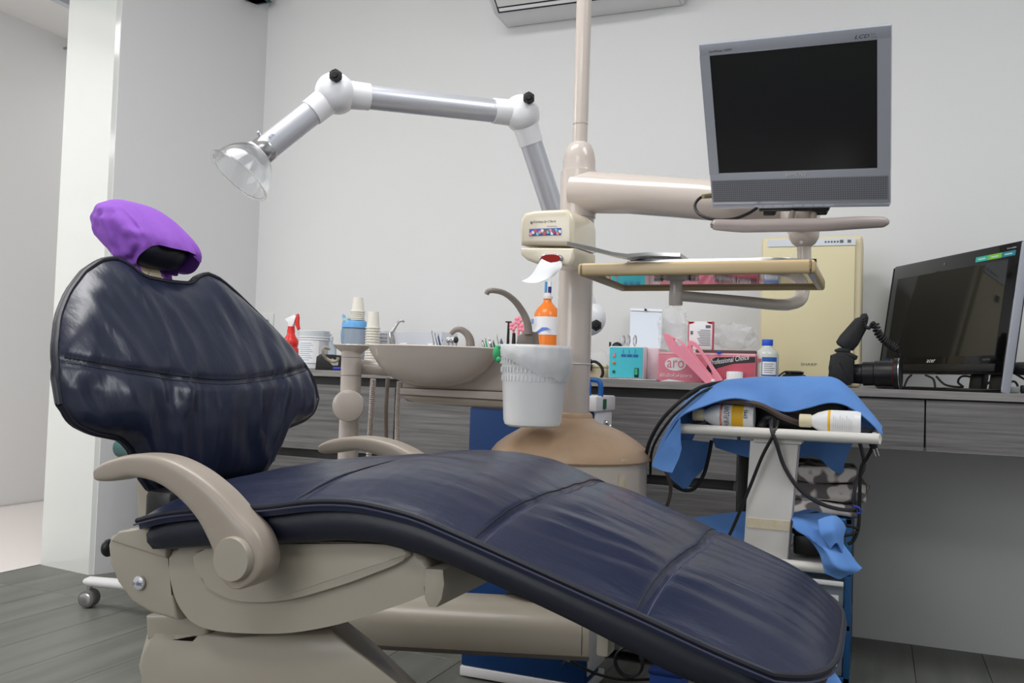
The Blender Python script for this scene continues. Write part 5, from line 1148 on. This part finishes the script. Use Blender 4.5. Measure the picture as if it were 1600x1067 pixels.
# blue capped bottle
t, O, k = bottle('saline_bottle', 'translucent bottle with blue cap and blue label beside the cream heater', 'bottle', 1198, 2.58,
    [(2, 0), (17, 0), (18, 2), (18, 46), (16, 52), (9, 58), (8, 61)], mat('milky_bottle', (222, 226, 218), 0.2, trans=0.2), [(8, 61), (8.5, 62), (8.5, 70), (8, 71), (0.1, 71)], mat('cap_blue', (44, 92, 210), 0.4))
obj('label', curve_label(MB(), O, 18.2*k, -1.9, -0.55, 14*k, 43*k), label_b, t)
obj('label_inner', curve_label(MB(), O, 18.35*k, -1.84, -0.62, 16*k, 36*k), label_w, t)
for i in range(5): obj('print_line', curve_label(MB(), O, 18.5*k, -1.7, -1.0+0.1*(i % 3), (19+i*3.2)*k, (20+i*3.2)*k, 6), inkg, t)
obj('emblem', MB().box(O+V(-9*k, -16.2*k, 38*k), (5*k, 0.002, 5*k)), boxred, t)
# cream heater / purifier
hh_ = thing('cream_appliance', 'tall cream box appliance standing against the wall beside the computer', 'appliance', place(1268, 2.86))
a, b = Yp(1187, 500, 2.82), Yp(1346, 500, 2.82); zt3 = Yp(1268, 369, 2.82).z
obj('cabinet', MB().bb(a.x, b.x, 2.82, 3.0, ZC+0.0006, zt3, 0.012, 3), cream, hh_)
obj('front_cover', MB().bb(a.x+0.006, b.x-0.020, 2.808, 2.82, ZC+0.01, zt3-0.012, 0.003), mat('cream_front', (226, 216, 176), 0.4), hh_)
lz = Yp(1268, 378, 2.806).z
ls_ = obj('control_strip', MB().bb(Yp(1200, 378, 2.806).x, Yp(1337, 378, 2.806).x, 2.8055, 2.8085, lz-0.012, lz+0.009), mat('strip_grey', (220, 226, 232), 0.4), hh_)
text('ION CLUSTER', Yp(1286, 381, 2.805), (1, 0, 0), (0, 0, 1), 0.006, inkg, ls_, width=0.042) if False else None
for i in range(5): obj('symbol', MB().lathe([(0.0032, 0), (0.0032, 0.0006)], (Yp(1290, 380, 2.805).x+i*0.0085, 2.8055, lz-0.001), (0, -1, 0), 8), inkg, ls_)
for i in range(2): obj('symbol', MB().bb(Yp(1315+i*12, 380, 2.805).x-0.005, Yp(1315+i*12, 380, 2.805).x+0.005, 2.805, 2.8056, lz-0.005, lz+0.004), inkg, ls_)
q = Yp(1270, 408, 2.806); obj('sensor_window', MB().bb(q.x-0.012, q.x+0.010, 2.8055, 2.81, q.z-0.012, q.z+0.007), blackg, hh_)
q = Yp(1251, 571, 2.806); text('SHARP', (q.x, 2.8078, q.z), (1, 0, 0), (0, 0, 1), 0.008, mat('badge_grey', (90, 86, 80), 0.4), hh_, width=0.046)
# webcam-like gadget
t = thing('computer_mouse', 'glossy black computer mouse with cable in front of the cream appliance', 'mouse', place(1240, 2.57))
O = place(1241, 2.56)
obj('shell', MB().lathe([(0.001, 0.038), (0.016, 0.037), (0.030, 0.030), (0.038, 0.018), (0.041, 0.006), (0.038, 0.0)], O, seg=30, sy=0.8), blackg, t)
obj('top_button', MB().lathe([(0.024, 0.034), (0.026, 0.038), (0.018, 0.041), (0.001, 0.041)], O, seg=24, sy=0.8), black, t)
obj('cord', MB().tube([O+V(-0.005, -0.03, 0.028), O+V(-0.015, -0.035, 0.038), O+V(-0.03, -0.035, 0.032), O+V(-0.055, -0.04, 0.008), O+V(-0.09, -0.04, 0.004)], 0.0025, 8, smooth=4), rubber, t)

# ================================================================== DSLR CAMERA with flash
dc_ = thing('camera', 'black digital camera with upright flash, lying with its lens toward the computer', 'camera', place(1345, 2.53))
yk = 2.50
def kp(pts, Y=yk): return [Yp(x, y, Y) for x, y in pts]
obj('body', MB().prism(kp([(1293, 592), (1297, 575), (1297, 555), (1305, 552), (1322, 553), (1334, 562), (1334, 598), (1322, 602), (1310, 597)]), (0, 0.10, 0), 0.004), black, dc_)
obj('prism_hump', MB().prism(kp([(1305, 556), (1307, 549), (1330, 551), (1340, 556), (1338, 561), (1325, 566)], yk+0.02), (0, 0.055, 0), 0.003), black, dc_)
obj('grip', MB().prism(kp([(1294, 594), (1300, 570), (1312, 566), (1318, 580), (1330, 602), (1316, 601)], yk-0.008), (0, 0.02, 0), 0.003), rubber, dc_)
c0 = Yp(1333, 582, yk+0.045); c1 = Yp(1408, 589, yk+0.03); r_ = 21*pxm(1370, yk)
ln = (c1-c0).length
c0.z = ZC+r_+0.003; c1.z = ZC+r_*1.18+0.001
obj('lens', MB().lathe([(r_*0.72, 0), (r_*0.78, ln*0.2), (r_*0.9, ln*0.22), (r_*0.9, ln*0.45), (r_*0.97, ln*0.47), (r_*0.97, ln*0.88), (r_, ln*0.9)], c0, c1-c0, 36), black, dc_)
obj('lens_hood_ring', MB().lathe([(r_, ln*0.86), (r_*1.16, ln*0.87), (r_*1.16, ln*0.99), (r_*1.12, ln), (r_*0.9, ln*0.97)], c0, c1-c0, 40), black, dc_)
obj('lens_ring', MB().lathe([(r_*1.17, ln*0.96), (r_*1.18, ln*0.965), (r_*1.18, ln*0.975), (r_*1.17, ln*0.98)], c0, c1-c0, 40, cap=False), steel, dc_)
obj('red_line', MB().lathe([(r_*0.975, ln*0.84), (r_*0.985, ln*0.845), (r_*0.975, ln*0.85)], c0, c1-c0, 40, cap=False), redd, dc_)
obj('flash_head', MB().prism(kp([(1308, 538), (1306, 534), (1312, 524), (1336, 497), (1343, 495), (1352, 500), (1354, 512), (1340, 538), (1332, 547), (1320, 546)], yk+0.02), (0, 0.055, 0), 0.004), black, dc_)
obj('flash_tip', MB().prism(kp([(1342, 498), (1346, 490), (1354, 489), (1357, 496), (1355, 505), (1349, 508)], yk+0.03), (0, 0.035, 0), 0.003), black, dc_)
obj('hot_shoe', MB().prism(kp([(1304, 546), (1304, 549), (1328, 551), (1328, 545), (1312, 543)], yk+0.02), (0, 0.05, 0), 0.001), black, dc_)
P0 = [Yp(1350, 496, yk+0.01), Yp(1352, 508, yk+0.005), Yp(1358, 513, yk), Yp(1362, 506, yk), Yp(1366, 505, yk), Yp(1372, 520, yk), Yp(1382, 532, yk), Yp(1392, 539, yk), Yp(1401, 546, yk), Yp(1406, 556, yk+0.005)]
Q = catmull(P0, 30); m = MB(); pts = []
for i, p in enumerate(Q):
    s = i/len(Q); amp = 0.0085 if 0.45 < s < 0.9 else 0.0015
    tn = (Q[min(i+1, len(Q)-1)]-Q[max(i-1, 0)]).normalized(); u = V(0, 1, 0); v = tn.cross(u)
    pts.append(p+(u*math.cos(i*0.7)+v*math.sin(i*0.7))*amp)
obj('coiled_cord', m.tube(pts, 0.0028, 7), rubber, dc_)
text('SIGMA', Yp(1346, 577, yk-0.012), (0, 0, 1), (-1, 0, 0), 0.004, inkg, dc_) if False else None

# ================================================================== ALL-IN-ONE COMPUTER
ac = [(1392, 412), (1597, 377), (1561, 615), (1369, 592)]
BL = Yp(1369, 603, 3.0); BR = Yp(1563, 616, 2.50); BL.z = BR.z
exa = (BR-BL); W_ = exa.length; exa.normalize(); 
TLp = ray(*ac[0]); 
# top edge lies on a plane leaning back : solve the lean from the top right corner
upz = V(0, 0, 1); nb = V(exa.y, -exa.x, 0).normalized()  # toward viewer
if nb.y > 0: nb = -nb
best = None
for i in range(-10, 40):
    th_ = math.radians(i); uu = upz*math.cos(th_)-nb*math.sin(th_); nrm = exa.cross(uu)
    r = ray(*ac[1]); t_ = (BR-CP).dot(nrm)/r.dot(nrm); q = CP+r*t_; e = abs((q-BR).dot(exa))
    if best is None or e < best[0]: best = (e, th_, (q-BR).dot(uu))
th_, HA = best[1], best[2]
th_ = max(0.0, th_)
ua = upz*math.cos(th_)-nb*math.sin(th_); ua = (ua-exa*ua.dot(exa)).normalized(); na = exa.cross(ua)
if na.dot(nb) < 0: na = -na
print('acer', W_, HA, math.degrees(th_))
RA = Matrix((exa, -na, ua)).transposed()
BL.z = ZC+0.001
aio = thing('desktop_computer', 'black all-in-one computer with silver side edge at the right end of the counter', 'computer', BL)
def al(x, y, z): return BL+exa*x+ua*y+na*z
def abox(x0, x1, y0, y1, z0, z1, bev=0.0, m=None):
    m = m or MB(); m.box(al((x0+x1)/2, (y0+y1)/2, (z0+z1)/2), (x1-x0, z1-z0, y1-y0), bev, rot=RA); return m
gy = HA*0.12
obj('display_panel', abox(0, W_, gy, HA, -0.02, 0.0, 0.006), blackg, aio)
obj('rear_shell', abox(0.015, W_-0.015, gy+0.01, HA-0.02, -0.045, -0.02, 0.01), black, aio)
obj('screen', abox(W_*0.055, W_*0.93, HA*0.245, HA*0.885, -0.001, 0.0004), screen2, aio)
obj('side_edge', abox(W_-0.001, W_+0.007, 0.0, HA-0.004, -0.022, 0.001, 0.003), silver, aio)
obj('side_edge', abox(-0.004, 0.001, gy, HA-0.006, -0.022, 0.0, 0.001), black, aio)
obj('foot_bar', abox(0.0, W_+0.004, 0.0, 0.009, -0.016, 0.002, 0.003), blackg, aio)
obj('speaker_bar', abox(W_*0.14, W_*0.945, HA*0.135, HA*0.19, -0.002, 0.004, 0.003), black, aio)
for xx in (0.70, 0.84): obj('stand_leg', abox(W_*xx, W_*(xx+0.09), 0.0, gy+0.03, -0.05, -0.03, 0.004), black, aio)
text('acer', al(W_*0.43, HA*0.203, 0.0004), exa, ua, HA*0.022, inkw, aio, width=W_*0.07, shear=0.2)
text('HDMI', al(W_*0.85, HA*0.212, 0.0004), exa, ua, HA*0.012, inkg, aio, width=W_*0.05)
obj('webcam', MB().ell(al(W_*0.46, HA*0.935, 0.0006), 0.0022, 0.0012, 0.005), inkg, aio)
for (x0, x1, mt) in ((0.70, 0.79, mat('sticker_teal', (50, 190, 170), 0.5)), (0.79, 0.88, mat('sticker_green', (130, 200, 60), 0.5)), (0.88, 0.97, mat('sticker_cyan', (20, 130, 150), 0.5))):
    obj('sticker', abox(W_*x0, W_*x1, HA*0.905, HA*0.94, 0.0, 0.0007), mt, aio)
    obj('sticker_print', abox(W_*(x0+0.02), W_*(x1-0.02), HA*0.917, HA*0.926, 0.0006, 0.0009), mat('pale_print', (190, 230, 220), 0.5), aio)
text('TOUCH SCREEN', al(W_*0.91, HA*0.955, 0.0004), exa, ua, HA*0.008, inkw, aio, width=W_*0.06)
obj('sticker', abox(W_*0.05, W_*0.085, HA*0.20, HA*0.235, 0.0, 0.0007), label_b, aio)
obj('sticker', abox(W_*0.10, W_*0.12, HA*0.20, HA*0.235, 0.0, 0.0007), inkg, aio)
def ccable(label, pts, r=0.003):
    pp = [Yp(x, y, Y) for x, y, Y in pts]
    for p in pp: p.z = max(p.z, ZC+r+0.0005)
    tag(obj('computer_cable', MB().tube(pp, r, 8, smooth=6), rubber, loc=pp[0]), label, 'cable', 'cables behind the computer')
ccable('black cable under the left part of the computer', [(1412, 606, 2.68), (1418, 592, 2.72), (1424, 586, 2.76)])
ccable('black cable curving under the middle of the computer', [(1446, 586, 2.76), (1458, 592, 2.74), (1461, 604, 2.70)])
ccable('black cable sloping down under the screen centre', [(1463, 588, 2.76), (1475, 600, 2.74), (1490, 604, 2.72), (1505, 605, 2.72)])
ccable('black cable loop at the computer stand', [(1505, 604, 2.7), (1497, 597, 2.72), (1503, 588, 2.74), (1520, 590, 2.74), (1535, 602, 2.72), (1545, 598, 2.72), (1556, 590, 2.74)])
ccable('black cable right of the computer edge', [(1576, 578, 2.72), (1590, 586, 2.72), (1600, 592, 2.72), (1615, 600, 2.7)])
ccable('lower black cable right of the computer edge', [(1574, 598, 2.7), (1585, 596, 2.7), (1590, 604, 2.7), (1583, 610, 2.68)])
tag(obj('cable_coil', MB().ell(Yp(1598, 576, 2.74), 0.045, 0.04, 0.018), rubber), 'dark heap of coiled cable at the far right behind the computer', 'cable')
t = thing('adapter', 'black and white power adapter on the counter at the far right', 'adapter', place(1588, 2.6))
q = place(1588, 2.6); obj('body', MB().box(q+V(0.03, 0, 0.011), (0.04, 0.03, 0.021), 0.003), black, t)
obj('plug_end', MB().box(q+V(-0.005, 0, 0.009), (0.024, 0.022, 0.017), 0.004), mat('grey_plug', (150, 156, 156), 0.4), t)

# ================================================================== FLOOR BITS under the chair foot
cz = V(0, 0, 0)
def Zp(x, y, z): r = ray(x, y); return CP+r*((z-H)/r.z)
pts = []
c = D(982, 1035, 2.2)
for i in range(60): a = i*0.33; pts.append(c+V(0.035*math.cos(a), 0.01*math.sin(a*0.2), 0.035*math.sin(a)))
tag(obj('cable_coil', MB().tube(pts, 0.003, 7), cab_m), 'coil of dark cable hanging under the chair foot', 'cable')
tag(obj('floor_cable', MB().tube([Zp(880, 1050, 0.006), D(885, 1032, 2.15), D(930, 1052, 2.2), D(975, 1062, 2.2), D(1030, 1060, 2.2)], 0.0035, 8, smooth=6), cab_m), 'dark cable trailing to the right under the chair foot', 'cable')
t = thing('blue_box', 'small blue box on the floor under the chair foot', 'box', D(1012, 1050, 2.2))
obj('body', MB().bb(-0.50, -0.42, 2.16, 2.24, 0.0, 0.09, 0.004), mat('blue_box_mat', (40, 84, 170), 0.5), t)
obj('lid', MB().bb(-0.503, -0.417, 2.157, 2.243, 0.09, 0.102, 0.003), mat('blue_box_lid', (30, 60, 130), 0.5), t)
cloth('fallen_cloth', 'light blue cloth corner below the foot end of the chair', [cv([[(1300, 1040, 1.75), (1305, 1050, 1.75), (1312, 1060, 1.75)], [(1290, 1060, 1.74), (1303, 1072, 1.74), (1318, 1072, 1.74)], [(1285, 1085, 1.74), (1302, 1100, 1.74), (1330, 1100, 1.74)]])], wob=0.002)
